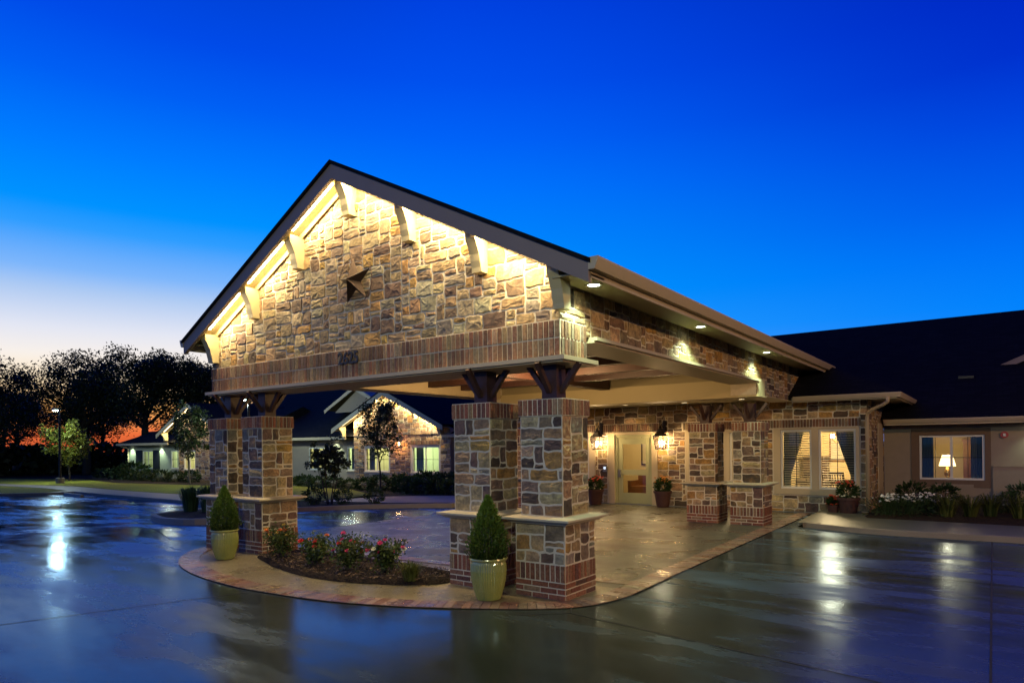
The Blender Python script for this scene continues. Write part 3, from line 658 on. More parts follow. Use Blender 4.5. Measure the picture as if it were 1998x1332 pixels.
for k, ch in enumerate('2625'):
    cu = bpy.data.curves.new('digit', 'FONT'); cu.body = ch; cu.size = .25; cu.extrude = .008; cu.offset = .004; cu.align_x = 'CENTER'; cu.materials.append(M['blackp'])
    to = bpy.data.objects.new('digit_text', cu); C.objects.link(to); bpy.context.view_layer.update(); dm = bpy.data.meshes.new_from_object(to.evaluated_get(bpy.context.evaluated_depsgraph_get())); bpy.data.objects.remove(to)
    o = bpy.data.objects.new('digit', dm); C.objects.link(o); o.location = (-7.85+k*.116, WY-.062, 3.035); o.rotation_euler = (R(90), 0, 0); adopt(o, hn)

# ------------------------------------------------------------------ lamp fittings
def downlight(label, loc, energy, color, lens, ang=100, blend=.5, r=.075, group='recessed downlights', soft=.04):
    t = thing('recessed_downlight', label, 'downlight', loc, group)
    mb = MB(); mb.lathe([(r, 0), (r+.025, 0), (r+.025, -.012), (r, -.012), (r-.005, 0)], loc, 20); mb.build('trim_ring', M['white'], t)
    mb = MB(); mb.lathe([(.001, -.004), (r, -.004)], loc, 20); mb.build('lens', M[lens], t)
    light('downlight_lamp', 'SPOT', (loc[0], loc[1], loc[2]-.03), energy, color, t, rot=(0, 0, 0), spot_size=R(ang), spot_blend=blend, shadow_soft_size=soft)
    return t
GREENW = (.72, 1, .66)
for lab, yy in (('greenish white downlight in the canopy eave nearest the camera', 6.75), ('greenish white downlight midway along the canopy eave', 10.25), ('greenish white downlight in the canopy eave closest to the main roof', 14.1)):
    downlight(lab, (-3.72, yy, 3.663), 125, GREENW, 'lens', 124, .6)
WARM = (1, .72, .36)
for lab, x, y in (('warm ceiling downlight before the entrance door, left of its lantern', -9.85, 17.1), ('warm ceiling downlight between the two lanterns by the door', -8.2, 16.6), ('warm ceiling downlight over the rear columns', -6.6, 16.9), ('warm ceiling downlight nearest the dining window', -5.0, 16.6)):
    downlight(lab, (x, y, 2.883), 60, WARM, 'wlens', 130, .8, .07)
for lab, x, y in (('added globe pendant standing in for unseen canopy lamps, right of the middle', -6.85, 10.6), ('added globe pendant standing in for unseen canopy lamps, left of the middle', -8.5, 10.75)):
    z = 3.13; t = thing('added_globe_pendant', lab, 'pendant lamp', (x, y, 3.42), 'added pendants under the canopy')  # invented pendants, placed out of sight, added to light the cross beam
    mb = MB(); mb.tube([(x, y, 3.42), (x, y, z+.09)], .008, 6); mb.lathe([(.001, .29), (.05, .29), (.05, .27), (.001, .265)], (x, y, z), 12); mb.build('stem', M['dark'], t)
    mb = MB(); mb.lathe([(.001, -.09), (.05, -.075), (.085, -.03), (.09, .01), (.07, .06), (.03, .09)], (x, y, z), 16); mb.build('globe', M['wlens'], t, smooth=True)
    light('added_pendant_light', 'POINT', (x, y, z-.16), 165, (1, .64, .28), t, shadow_soft_size=.09)

# ------------------------------------------------------------------ main building (entrance block and right wing)
bld = thing('main_building', 'stone entrance block and tan stucco wing under a dark shingle roof', 'building', (-5, 20, 0))
def holed_wall(mb, x0, x1, z0, z1, y0, y1, holes, m=0):
    xs = sorted({x0, x1, *[h[0] for h in holes], *[h[2] for h in holes]})
    xs = [q for q in xs if x0 <= q <= x1]
    for a, b in zip(xs, xs[1:]):
        mid_ = (a+b)/2; segs = [(z0, z1)]
        for h in holes:
            if h[0] < mid_ < h[2]:
                ns = []
                for s0, s1 in segs:
                    if h[1] > s0: ns.append((s0, min(s1, h[1])))
                    if h[3] < s1: ns.append((max(s0, h[3]), s1))
                segs = [q for q in ns if q[1]-q[0] > 1e-4]
        for s0, s1 in segs: mb.box((a, y0, s0), (b, y1, s1), m)
EY = 17.75
DOOR = (-9.14, -.02, -7.94, 2.06)
W_L = (-11.1, .60, -10.02, 2.08); W_M1 = (-6.75, .50, -5.93, 2.06); W_M2 = (-5.68, .50, -4.95, 2.06); W_D1 = (-4.37, .60, -3.62, 2.10); W_D2 = (-3.46, .60, -2.62, 2.10)
mb = MB(); holed_wall(mb, -13.3, -2.38, -.05, 2.885, EY+.03, EY+.22, [DOOR, W_L, W_M1, W_M2, W_D1, W_D2])
casing = [(-9.36, -.05, -7.76, 2.14), (-11.25, .45, -9.80, 2.16), (-6.92, .38, -4.80, 2.14), (-4.53, .45, -2.54, 2.15)]
sold = [(-9.6, 2.14, -7.52, 2.37), (-11.4, 2.16, -9.80, 2.37), (-7.0, 2.14, -4.55, 2.36), (-4.55, 2.15, -2.50, 2.36)]
x0 = -13.3
stones(mb, (x0, EY+.03, 0), X, Z, -Y_, 10.94, 2.885, holes=[(h[0]-x0, h[1], h[2]-x0, h[3]) for h in casing+sold], seed=201, cell=.085, depth=.016)
for k, h in enumerate(sold): bricks(mb, (h[0], EY+.028, h[1]+.004), X, Z, -Y_, h[2]-h[0], h[3]-h[1], .072, .22, depth=.013, gap=.013, seed=210+k)
mb.box((-2.58, EY+.24, -.05), (-2.38, 20.78, 2.82))
stones(mb, (-2.38, EY, 0), Y_, Z, X, 3.02, 2.82, holes=[(1.75, .4, 2.6, 2.25)], seed=230, cell=.085, depth=.014)
mb.build('stone_wall', SB, bld)
mb = MB()
for c, hs in zip(casing, ([DOOR], [W_L], [W_M1, W_M2], [W_D1, W_D2])): holed_wall(mb, c[0], c[2], max(c[1], 0), c[3], EY-.012, EY+.028, hs)
mb.build('window_casing', M['trim'], bld)
mb = MB(); mb.box((-2.365, EY+1.72, .38), (-2.345, EY+2.62, 2.26)); mb.build('side_window_casing', M['trim'], bld)
def window(parent, x0, z0, x1, z1, y, fmat, mull=False, rail=True, bars=1, fw_=.05, grid=True):
    mb = MB()
    for a, b in (((x0, z0), (x0+fw_, z1)), ((x1-fw_, z0), (x1, z1)), ((x0+fw_, z1-fw_), (x1-fw_, z1)), ((x0+fw_, z0), (x1-fw_, z0+fw_))): mb.box((a[0], y, a[1]), (b[0], y+.07, b[1]))
    xm, zm = (x0+x1)/2, (z0+z1)/2
    if mull: mb.box((xm-.03, y+.005, z0+fw_), (xm+.03, y+.065, z1-fw_))
    f = mb.build('window', fmat, parent)
    if grid:
        mb = MB(); mb.box((x0+fw_, y+.03, zm-.009), (x1-fw_, y+.04, zm+.009))
        for k in range(bars):
            xb = x0+(x1-x0)*(k+.5)/bars if mull else x0+(x1-x0)*(k+1)/(bars+1)
            mb.box((xb-.007, y+.031, z0+fw_), (xb+.007, y+.039, z1-fw_))
        mb.build('glazing_bar', M['dark'], f)
    mb = MB(); mb.add([(x0+fw_, y+.045, z0+fw_), (x1-fw_, y+.045, z0+fw_), (x1-fw_, y+.045, z1-fw_), (x0+fw_, y+.045, z1-fw_)], [(0, 1, 2, 3)]); mb.build('pane', M['glass'], f)
    return f
for h in (W_L, W_M1, W_M2, W_D1, W_D2): window(bld, *h, EY+.03, M['white'])
# entrance door
mb = MB(); holed_wall(mb, DOOR[0], DOOR[2], 0, DOOR[3], EY+.02, EY+.12, [(-9.06, -.1, -8.00, 1.98)]); mb.build('door_frame', M['door'], bld)
mb = MB(); holed_wall(mb, -9.05, -8.01, .015, 1.97, EY+.05, EY+.095, [(-8.90, .33, -8.15, .86), (-8.90, 1.02, -8.15, 1.78)]); dr = mb.build('door', M['door'], bld)
mb = MB()
for a, b in ((.33, .86), (1.02, 1.78)): mb.add([(-8.90, EY+.072, a), (-8.15, EY+.072, a), (-8.15, EY+.072, b), (-8.90, EY+.072, b)], [(0, 1, 2, 3)])
mb.build('pane', M['glass'], dr)
mb = MB(); mb.box((-9.03, EY+.01, .80), (-8.955, EY+.05, 1.02)); mb.tube([(-8.99, EY+.01, .92), (-8.99, EY-.04, .92), (-8.88, EY-.04, .92)], .012, 8); mb.build('handle', M['metal'], dr)
mb = MB(); mb.box((-9.1, EY-.06, .001), (-7.98, EY+.05, .018)); mb.build('threshold', M['metal'], bld)
# soffit, gutter, downspout
mb = MB(); mb.box((-13.9, 17.2, 2.80), (-11.5, 17.95, 2.82)); mb.build('soffit', M['soffit'], bld); mb = MB(); mb.box((-3.95, 17.2, 2.80), (-1.72, EY+.05, 2.82)); mb.box((-2.36, EY+.05, 2.80), (-1.72, 20.9, 2.82)); mb.build('soffit', M['soffit'], bld)
mb = MB(); mb.box((-3.95, 17.17, 2.76), (-1.70, 17.199, 2.885)); mb.box((-1.72, 17.2, 2.76), (-1.69, 21.5, 2.885)); mb.build('eave_board', M['trim'], bld)
mb = MB()
mb.prism([(-3.9, 17.168, 2.79), (-3.9, 17.11, 2.79), (-3.9, 17.075, 2.875), (-3.9, 17.075, 2.90), (-3.9, 17.168, 2.90)], (2.30, 0, 0)); mb.prism([(-1.688, 17.1, 2.79), (-1.63, 17.1, 2.79), (-1.60, 17.1, 2.875), (-1.60, 17.1, 2.90), (-1.688, 17.1, 2.90)], (0, 4, 0)); mb.build('gutter', M['trim'], bld)
mb = MB(); mb.tube([(-1.86, 17.12, 2.80), (-1.87, 17.13, 2.70), (-1.95, 17.2, 2.64), (-2.23, 17.5, 2.54), (-2.34, 17.62, 2.46), (-2.36, 17.66, 2.36), (-2.36, 17.66, .12)], .042, 10); mb.build('downspout', M['trim'], bld, smooth=True)
# right wing
RY = 20.8; WR = (-1.53, .74, -.10, 1.92)
mb = MB(); holed_wall(mb, -2.37, 9, -.05, 2.26, RY, RY+.2, [WR]); mb.build('stucco_wall', M['stucco'], bld)
mb = MB(); mb.box((.06, RY-.05, -.05), (9, RY-.005, 1.10)); mb.box((.06, RY-.07, 1.10), (9, RY-.005, 1.125)); mb.build('wainscot', M['stucco'], bld)
mb = MB(); holed_wall(mb, -1.72, .03, .55, 2.10, RY-.03, RY-.002, [WR]); mb.build('window_surround', plain('brown_stucco_trim', (.17, .115, .08), .9, .1, 6, .4, 130, spec=.2), bld)
window(bld, *WR, RY+.005, M['white'], mull=True, bars=2)
mb = MB(); mb.box((-1.18, RY-.05, .17), (-.34, RY-.004, .63))
for k in range(9): mb.box((-1.15, RY-.062, .20+k*.045), (-.37, RY-.051, .222+k*.045))
mb.build('wall_vent', M['stucco'], bld)
mb = MB(); mb.box((-2.3, 20.2, 2.25), (9, RY+.02, 2.258)); mb.build('soffit', M['soffit'], bld)
mb = MB(); mb.box((-2.3, 20.165, 2.20), (9, 20.198, 2.34)); mb.prism([(-2.3, 20.163, 2.25), (-2.3, 20.11, 2.25), (-2.3, 20.07, 2.33), (-2.3, 20.07, 2.355), (-2.3, 20.163, 2.355)], (11.3, 0, 0)); mb.build('gutter', M['trim'], bld)
# roofs: hip of the entrance block running back into the long main roof
mb = MB(); e = 2.905; dx = 6.1
c1, c2 = (-1.62, 17.1, e), (-13.88, 17.1, e); ap = (XC, 17.1+dx, e+.487*dx); bk = (XC, 29, e+.487*dx); b1, b2 = (-1.62, 29, e), (-13.88, 29, e)
mb.add([c1, c2, ap, bk, b1, b2], [(0, 2, 1), (0, 4, 3, 2), (1, 2, 3, 5), (0, 1, 5, 4), (3, 4, 5)])
mb.add([(-14.5, 20.08, 2.36), (14, 20.08, 2.36), (14, 27.9, 6.13), (-14.5, 27.9, 6.13), (-14.5, 35.7, 2.36), (14, 35.7, 2.36)], [(0, 1, 2, 3), (3, 2, 5, 4), (0, 3, 4), (1, 5, 2), (0, 4, 5, 1)])
rf = mb.build('roof', M['roof'], bld)
mb = MB(); mb.box((-.70, 22.5, 3.42), (-.34, 22.85, 3.60)); mb.build('roof_vent', M['dark'], bld)
mb = MB()
for s in (1, -1):
    mb.prism([(3.0, 23.3, 5.12), (3.0-s*2.9, 23.3, 3.80), (3.0-s*2.9, 23.3, 3.68), (3.0, 23.3, 4.95)], (0, .05, 0))
    mb.prism([(3.0, 23.32, 5.16), (3.0-s*2.95, 23.32, 3.82), (3.0-s*2.95, 23.32, 3.79), (3.0, 23.32, 5.12)], (0, 4, 0))
mb.build('gablet', M['fascia'], bld)
mb = MB(); mb.add([(1.0, 23.6, 3.9), (5.0, 23.6, 3.9), (3.0, 23.6, 5.0)], [(0, 1, 2)]); mb.build('gablet_wall', M['stucco'], bld)
# rooms behind the windows
def room(parent, x0, x1, y0, y1, z0, z1, wm_, fm, lamp=None, col=(1, .78, .42), pos=None):
    mb = MB(); v = [(x0, y0, z0), (x1, y0, z0), (x1, y1, z0), (x0, y1, z0), (x0, y0, z1), (x1, y0, z1), (x1, y1, z1), (x0, y1, z1)]
    mb.add(v, [(4, 7, 6, 5), (1, 5, 6, 2), (2, 6, 7, 3), (3, 7, 4, 0)], 0); mb.add(v, [(0, 1, 2, 3)], 1)
    o = mb.build('room', [wm_, fm], parent)
    if lamp: light('room_lamp', 'POINT', pos or ((x0+x1)/2, (y0+y1)/2, z1-.5), lamp, col, parent, shadow_soft_size=.42)
    return o
room(bld, -4.7, -2.6, EY+.225, 21.6, 0, 2.6, M['rwall'], M['rfloor'], 250)
room(bld, -6.95, -4.75, EY+.225, 20.5, 0, 2.6, M['rwall'], M['rfloor'], 60)
room(bld, -10.4, -7.2, EY+.225, 20.5, 0, 2.6, M['rwall'], M['rfloor'], 60)
room(bld, -11.4, -10.45, EY+.225, 19.5, 0, 2.6, M['rwall'], M['rfloor'], 25)
room(bld, -2.2, .6, RY+.21, 23.6, 0, 2.15, M['rwall'], M['rfloor'], 14)

# things seen through the windows
def curtain(label, xt0, xt1, xb0, xb1, z0, z1, y, mat, group=None, tie=None, folds=7):
    mb = MB(); n = folds*4; rows = 14; v = []
    for j in range(rows+1):
        t = j/rows; z = z1+(z0-z1)*t; k = t*t*(3-2*t) if tie is None else min(1, t/tie)**1.15
        a = xt0+(xb0-xt0)*k; b = xt1+(xb1-xt1)*k
        for i in range(n+1): v.append((a+(b-a)*i/n, y+.022*math.sin(2*math.pi*i/4)*(1 if i % 2 else 1), z))
    mb.add(v, [(j*(n+1)+i, j*(n+1)+i+1, (j+1)*(n+1)+i+1, (j+1)*(n+1)+i) for j in range(rows) for i in range(n)])
    return tag(mb.build('curtain', mat, smooth=True), label, 'curtain', group)
curtain('slate curtain tied back at the left of the dining window', -4.35, -3.85, -4.35, -4.17, .62, 2.08, EY+.24, M['fabric'], tie=.78)
curtain('slate curtain tied back at the right of the dining window', -3.12, -2.63, -2.78, -2.63, .62, 2.08, EY+.24, M['fabric'], tie=.78)
curtain('dark curtain hanging at the left of the table lamp window', -1.50, -1.22, -1.50, -1.22, .76, 1.90, RY+.16, M['fabric'])
curtain('dark curtain hanging at the right of the table lamp window', -.40, -.12, -.40, -.12, .76, 1.90, RY+.16, M['fabric'])
def blind(label, x0, x1, z0, z1, y, tilt=.9, pitch=.06):
    t = thing('window_blind', label, 'blind', (x0, y, z1))
    mb = MB(); mb.box((x0, y-.02, z1-.04), (x1, y+.02, z1)); mb.build('head_rail', M['blind'], t)
    mb = MB(); z = z1-.07
    while z > z0:
        mb.add([(x0, y-.018, z-.018*tilt), (x1, y-.018, z-.018*tilt), (x1, y+.018, z+.018*tilt), (x0, y+.018, z+.018*tilt)], [(0, 1, 2, 3)]); z -= pitch
    mb.build('slats', M['blind'], t)
    return t
blind('white slatted blind in the left dining sash', -4.32, -3.67, .64, 2.06, EY+.18, .9)
blind('white slatted blind in the right dining sash', -3.41, -2.67, .64, 2.06, EY+.18, .35, .06)
blind('white slatted blind behind the rear columns, left sash', -6.7, -5.98, .54, 2.0, EY+.18, .5)
blind('white slatted blind behind the rear columns, right sash', -5.63, -5.0, .54, 2.0, EY+.18, .5)
t = thing('chandelier', 'glowing multi arm chandelier seen through the dining window', 'chandelier', (-3.25, 19.6, 1.95))
mb = MB(); c = Vector((-3.25, 19.6, 1.95)); mb.tube([c+Z*.6, c+Z*.1, c-Z*.18], [.008, .02, .03], 8)
for k in range(5):
    a = 2*math.pi*k/5; d = Vector((math.cos(a), math.sin(a), 0)); mb.tube([c-Z*.12, c+d*.14-Z*.2, c+d*.26-Z*.08], .009, 6)
mb.build('frame', M['brass'], t)
for k in range(5):
    a = 2*math.pi*k/5; d = c+Vector((math.cos(a), math.sin(a), 0))*.26; mb = MB(); mb.lathe([(.012, -.08), (.03, -.05), (.028, -.01), (.004, .05)], d, 8); mb.build('bulb', M['bulb'], t)
def table(label, x, y, w, d, h, mat):
    t = thing('dining_table', label, 'table', (x, y, 0)); mb = MB(); mb.box((x-w/2, y-d/2, h-.04), (x+w/2, y+d/2, h)); mb.box((x-w/2+.05, y-d/2+.05, h-.12), (x+w/2-.05, y+d/2-.05, h-.04)); mb.build('tabletop', mat, t)
    for a in (-1, 1):
        for b in (-1, 1): mb = MB(); mb.bar((x+a*(w/2-.06), y+b*(d/2-.06), 0), (x+a*(w/2-.06), y+b*(d/2-.06), h-.12), .06, .06); mb.build('leg', mat, t)
def chair(label, x, y, rz, mat):
    t = thing('dining_chair', label, 'chair', (x, y, 0)); ca, sa = math.cos(rz), math.sin(rz); P = lambda a, b, z: (x+a*ca-b*sa, y+a*sa+b*ca, z)
    mb = MB(); mb.prism([P(-.22, -.22, .43), P(.22, -.22, .43), P(.22, .22, .43), P(-.22, .22, .43)], (0, 0, .05)); mb.build('seat', mat, t)
    mb = MB(); mb.bar(P(-.20, .22, .45), P(-.20, .30, 1.02), .04, .04); mb.bar(P(.20, .22, .45), P(.20, .30, 1.02), .04, .04); mb.bar(P(-.2, .30, .98), P(.2, .30, .98), .05, .08)
    for k in range(4): mb.bar(P(-.12+k*.08, .23, .52), P(-.12+k*.08, .295, .95), .02, .015)
    mb.build('backrest', mat, t)
    for a in (-.19, .19):
        for b in (-.19, .19): mb = MB(); mb.bar(P(a, b, 0), P(a, b, .43), .04, .04); mb.build('leg', mat, t)
table('dark dining table set behind the dining window', -3.7, 19.4, 1.3, .8, .75, M['wood2'])
chair('dining chair close behind the right dining sash', -3.0, 18.5, 2.6, M['wood2']); chair('dining chair at the near side of the dining table', -3.7, 18.75, math.pi, M['wood2']); chair('dining chair at the left end of the dining table', -4.4, 19.2, 1.2, M['wood2'])
def picture(label, x, y, z, w, h, frame, tint=(1, 1, 1)):
    t = thing('framed_picture', label, 'picture', (x, y, z)); mb = MB(); holed_wall(mb, x-w/2, x+w/2, z-h/2, z+h/2, y-.03, y, [(x-w/2+.04, z-h/2+.04, x+w/2-.04, z+h/2-.04)]); mb.build('frame', frame, t)
    mb = MB(); mb.box((x-w/2+.04, y-.015, z-h/2+.04), (x+w/2-.04, y-.008, z+h/2-.04), 0, tint); mb.build('print', M['paper'], t)
picture('framed print on the far dining room wall', -3.55, 21.58, 1.6, .7, .8, M['wood'])
picture('tall framed print on the wall inside the entrance door', -9.15, 20.48, 1.62, .75, 1.1, M['wood2'], (1, .95, .8))
picture('framed print on the right wing room wall', -.2, 23.58, 1.5, .55, .6, M['wood'], (.6, .25, .12))
t = thing('upholstered_armchair', 'striped armchair seen low through the entrance door', 'armchair', (-8.55, 19.2, 0))
mb = MB(); mb.box((-9.2, 18.9, .1), (-8.5, 19.6, .45)); mb.build('seat', M['wood'], t); mb = MB(); mb.box((-9.2, 19.5, .45), (-8.5, 19.65, .95)); mb.build('backrest', M['wood'], t)
for a in (-9.28, -8.52): mb = MB(); mb.box((a, 18.9, .1), (a+.1, 19.65, .62)); mb.build('armrest', M['wood'], t)
t = thing('bookcase', 'low wooden bookcase with upright books behind the entrance door', 'bookcase', (-8.0, 19.6, 0))
mb = MB(); mb.box((-8.4, 19.7, 0), (-7.4, 20.0, .12)); mb.box((-8.4, 19.7, .62), (-7.4, 20.0, .66)); mb.box((-8.44, 19.7, 0), (-8.4, 20.0, .66)); mb.box((-7.4, 19.7, 0), (-7.36, 20.0, .66)); mb.build('carcass', M['wood'], t)
mb = MB()
for k in range(15): mb.box((-8.38+k*.064, 19.74, .122), (-8.33+k*.064, 19.95, .40+.18*rng.random()), 0, (rng.uniform(.4, 1), rng.uniform(.2, .7), rng.uniform(.1, .4)))
tag(mb.build('books', M['paper'], t))
t = thing('table_lamp', 'glowing table lamp with white shade on the sill table', 'table lamp', (-.94, 21.6, .72))
c = (-.94, 21.55, .72); mb = MB(); mb.lathe([(.001, 0), (.09, 0), (.09, .02), (.04, .04), (.07, .12), (.08, .2), (.04, .3), (.02, .34), (.02, .40)], c, 16); mb.build('base', M['brass'], t, smooth=True)
mb = MB(); mb.lathe([(.20, .36), (.17, .48), (.12, .66)], c, 20); mb.build('lamp_shade', M['shade'], t, smooth=True)
light('table_lamp_bulb', 'POINT', (c[0], c[1], c[2]+.75), 14, (1, .72, .36), t, shadow_soft_size=.08)
def cabinet(label, x0, x1, y, h, mat):
    t = thing('china_cabinet', label, 'cabinet', ((x0+x1)/2, y, 0)); mb = MB(); mb.box((x0, y, 0), (x1, y+.4, h)); mb.box((x0-.03, y-.02, h), (x1+.03, y+.4, h+.05)); mb.build('carcass', mat, t); xm = (x0+x1)/2
    for a, b in ((x0+.03, xm-.01), (xm+.01, x1-.03)):
        mb = MB(); mb.box((a, y-.025, .1), (b, y-.002, h*.4)); mb.box((a, y-.025, h*.44), (b, y-.002, h-.05)); dd = mb.build('door', mat, t)
        mb = MB(); mb.box((b-.04 if a < xm-.02 else a+.02, y-.045, h*.5), (b-.02 if a < xm-.02 else a+.04, y-.026, h*.58)); mb.build('handle', M['brass'], dd)
cabinet('tall dark cabinet at the back of the table lamp room', -.62, -.02, 23.1, 1.75, M['wood']); cabinet('dark sideboard cabinet at the back of the dining room', -4.55, -3.9, 21.15, 1.3, M['wood2'])
t = thing('side_table', 'small console table under the table lamp', 'table', (-1, 21.6, 0)); mb = MB(); mb.box((-1.4, 21.35, .67), (-.2, 21.8, .715)); mb.build('tabletop', M['wood'], t)
for a in (-1.35, -.25): mb = MB(); mb.box((a-.03, 21.5, 0), (a+.03, 21.6, .67)); mb.build('leg', M['wood'], t)
# wall lanterns by the door
def lantern(label, x):
    y, z = EY-.27, 1.64; t = thing('wall_lantern', label, 'lantern', (x, EY, 2.2), 'pair of wall lanterns beside the door')
    q = lambda s, zz: [(x-s, y-s, zz), (x+s, y-s, zz), (x+s, y+s, zz), (x-s, y+s, zz)]
    b, a = .10, .155
    mb = MB(); mb.box((x-.11, y-.11, z-.02), (x+.11, y+.11, z))
    for s1 in (-1, 1):
        for s2 in (-1, 1): mb.bar((x+s1*b, y+s2*b, z), (x+s1*a, y+s2*a, z+.36), .014, .014)
    for s1 in (-1, 1): mb.bar((x+s1*.0, y-s1*b, z), (x, y-s1*a, z+.36), .007, .007)
    mb.prism(q(a+.012, z+.36), (0, 0, .018)); mb.build('frame', M['dark'], t)
    mb = MB(); o = q(b, z)+q(a, z+.36); mb.add(o, [(0, 1, 5, 4), (1, 2, 6, 5), (2, 3, 7, 6), (3, 0, 4, 7)]); mb.build('glass', M['lglass'], t)
    mb = MB(); mb.lathe([(.215, .37), (.20, .385), (.14, .43), (.085, .50), (.075, .55), (.03, .57), (.045, .60), (.02, .64), (.012, .70)], (x, y, z), 8); mb.build('roof_cap', M['dark'], t)
    mb = MB(); mb.tube([(x, EY, z+.62), (x, EY-.10, z+.60), (x, EY-.2, z+.70), (x, y, z+.82), (x, y-.05, z+.76), (x, y, z+.68)], .012, 8); mb.tube([(x, EY-.04, z+.62), (x, EY-.12, z+.86), (x, EY-.05, z+.93), (x, EY-.0, z+.88)], .010, 8); mb.box((x-.05, EY-.03, z+.45), (x+.05, EY+.0, z+.80)); mb.build('scroll_bracket', M['dark'], t)
    for k in range(3):
        mb = MB(); an = 2*math.pi*k/3+.4; cx, cyy = x+.045*math.cos(an), y+.045*math.sin(an); mb.lathe([(.010, .05), (.010, .14), (.022, .17), (.016, .21), (.002, .25)], (cx, cyy, z), 8); mb.build('bulb', M['bulb'], t)
    light('lantern_lamp', 'POINT', (x, y, z+.2), 80, (1, .66, .30), t, shadow_soft_size=.06)
lantern('black scroll lantern left of the entrance door', -9.58); lantern('black scroll lantern right of the entrance door', -7.55)
t = thing('intercom_panel', 'small lit intercom plate on the stone left of the door', 'intercom', (-9.45, EY-.02, 1.03)); mb = MB(); mb.box((-9.52, EY-.05, .95), (-9.39, EY-.01, 1.13)); mb.build('plate', M['metal'], t)
mb = MB(); mb.box((-9.49, EY-.054, 1.03), (-9.42, EY-.0505, 1.10)); mb.build('screen', emit('intercom_screen', (.6, .8, 1), 1.2), t)
t = thing('fire_alarm_strobe', 'round red fire alarm strobe on the right wing wall', 'alarm', (.31, RY, 1.91)); mb = MB()
for r_, d0, d1 in ((.085, .0, .05),): mb.tube([(.31, RY-d0, 1.91), (.31, RY-d1, 1.91)], r_, 18)
mb.build('housing', M['red'], t); mb = MB(); mb.box((.285, RY-.075, 1.875), (.335, RY-.05, 1.945)); mb.build('strobe_lens', M['white'], t)
downlight('greenish downlight in the right wing soffit by the alarm', (1.05, 20.5, 2.248), 26, GREENW, 'lens', 110, .7)

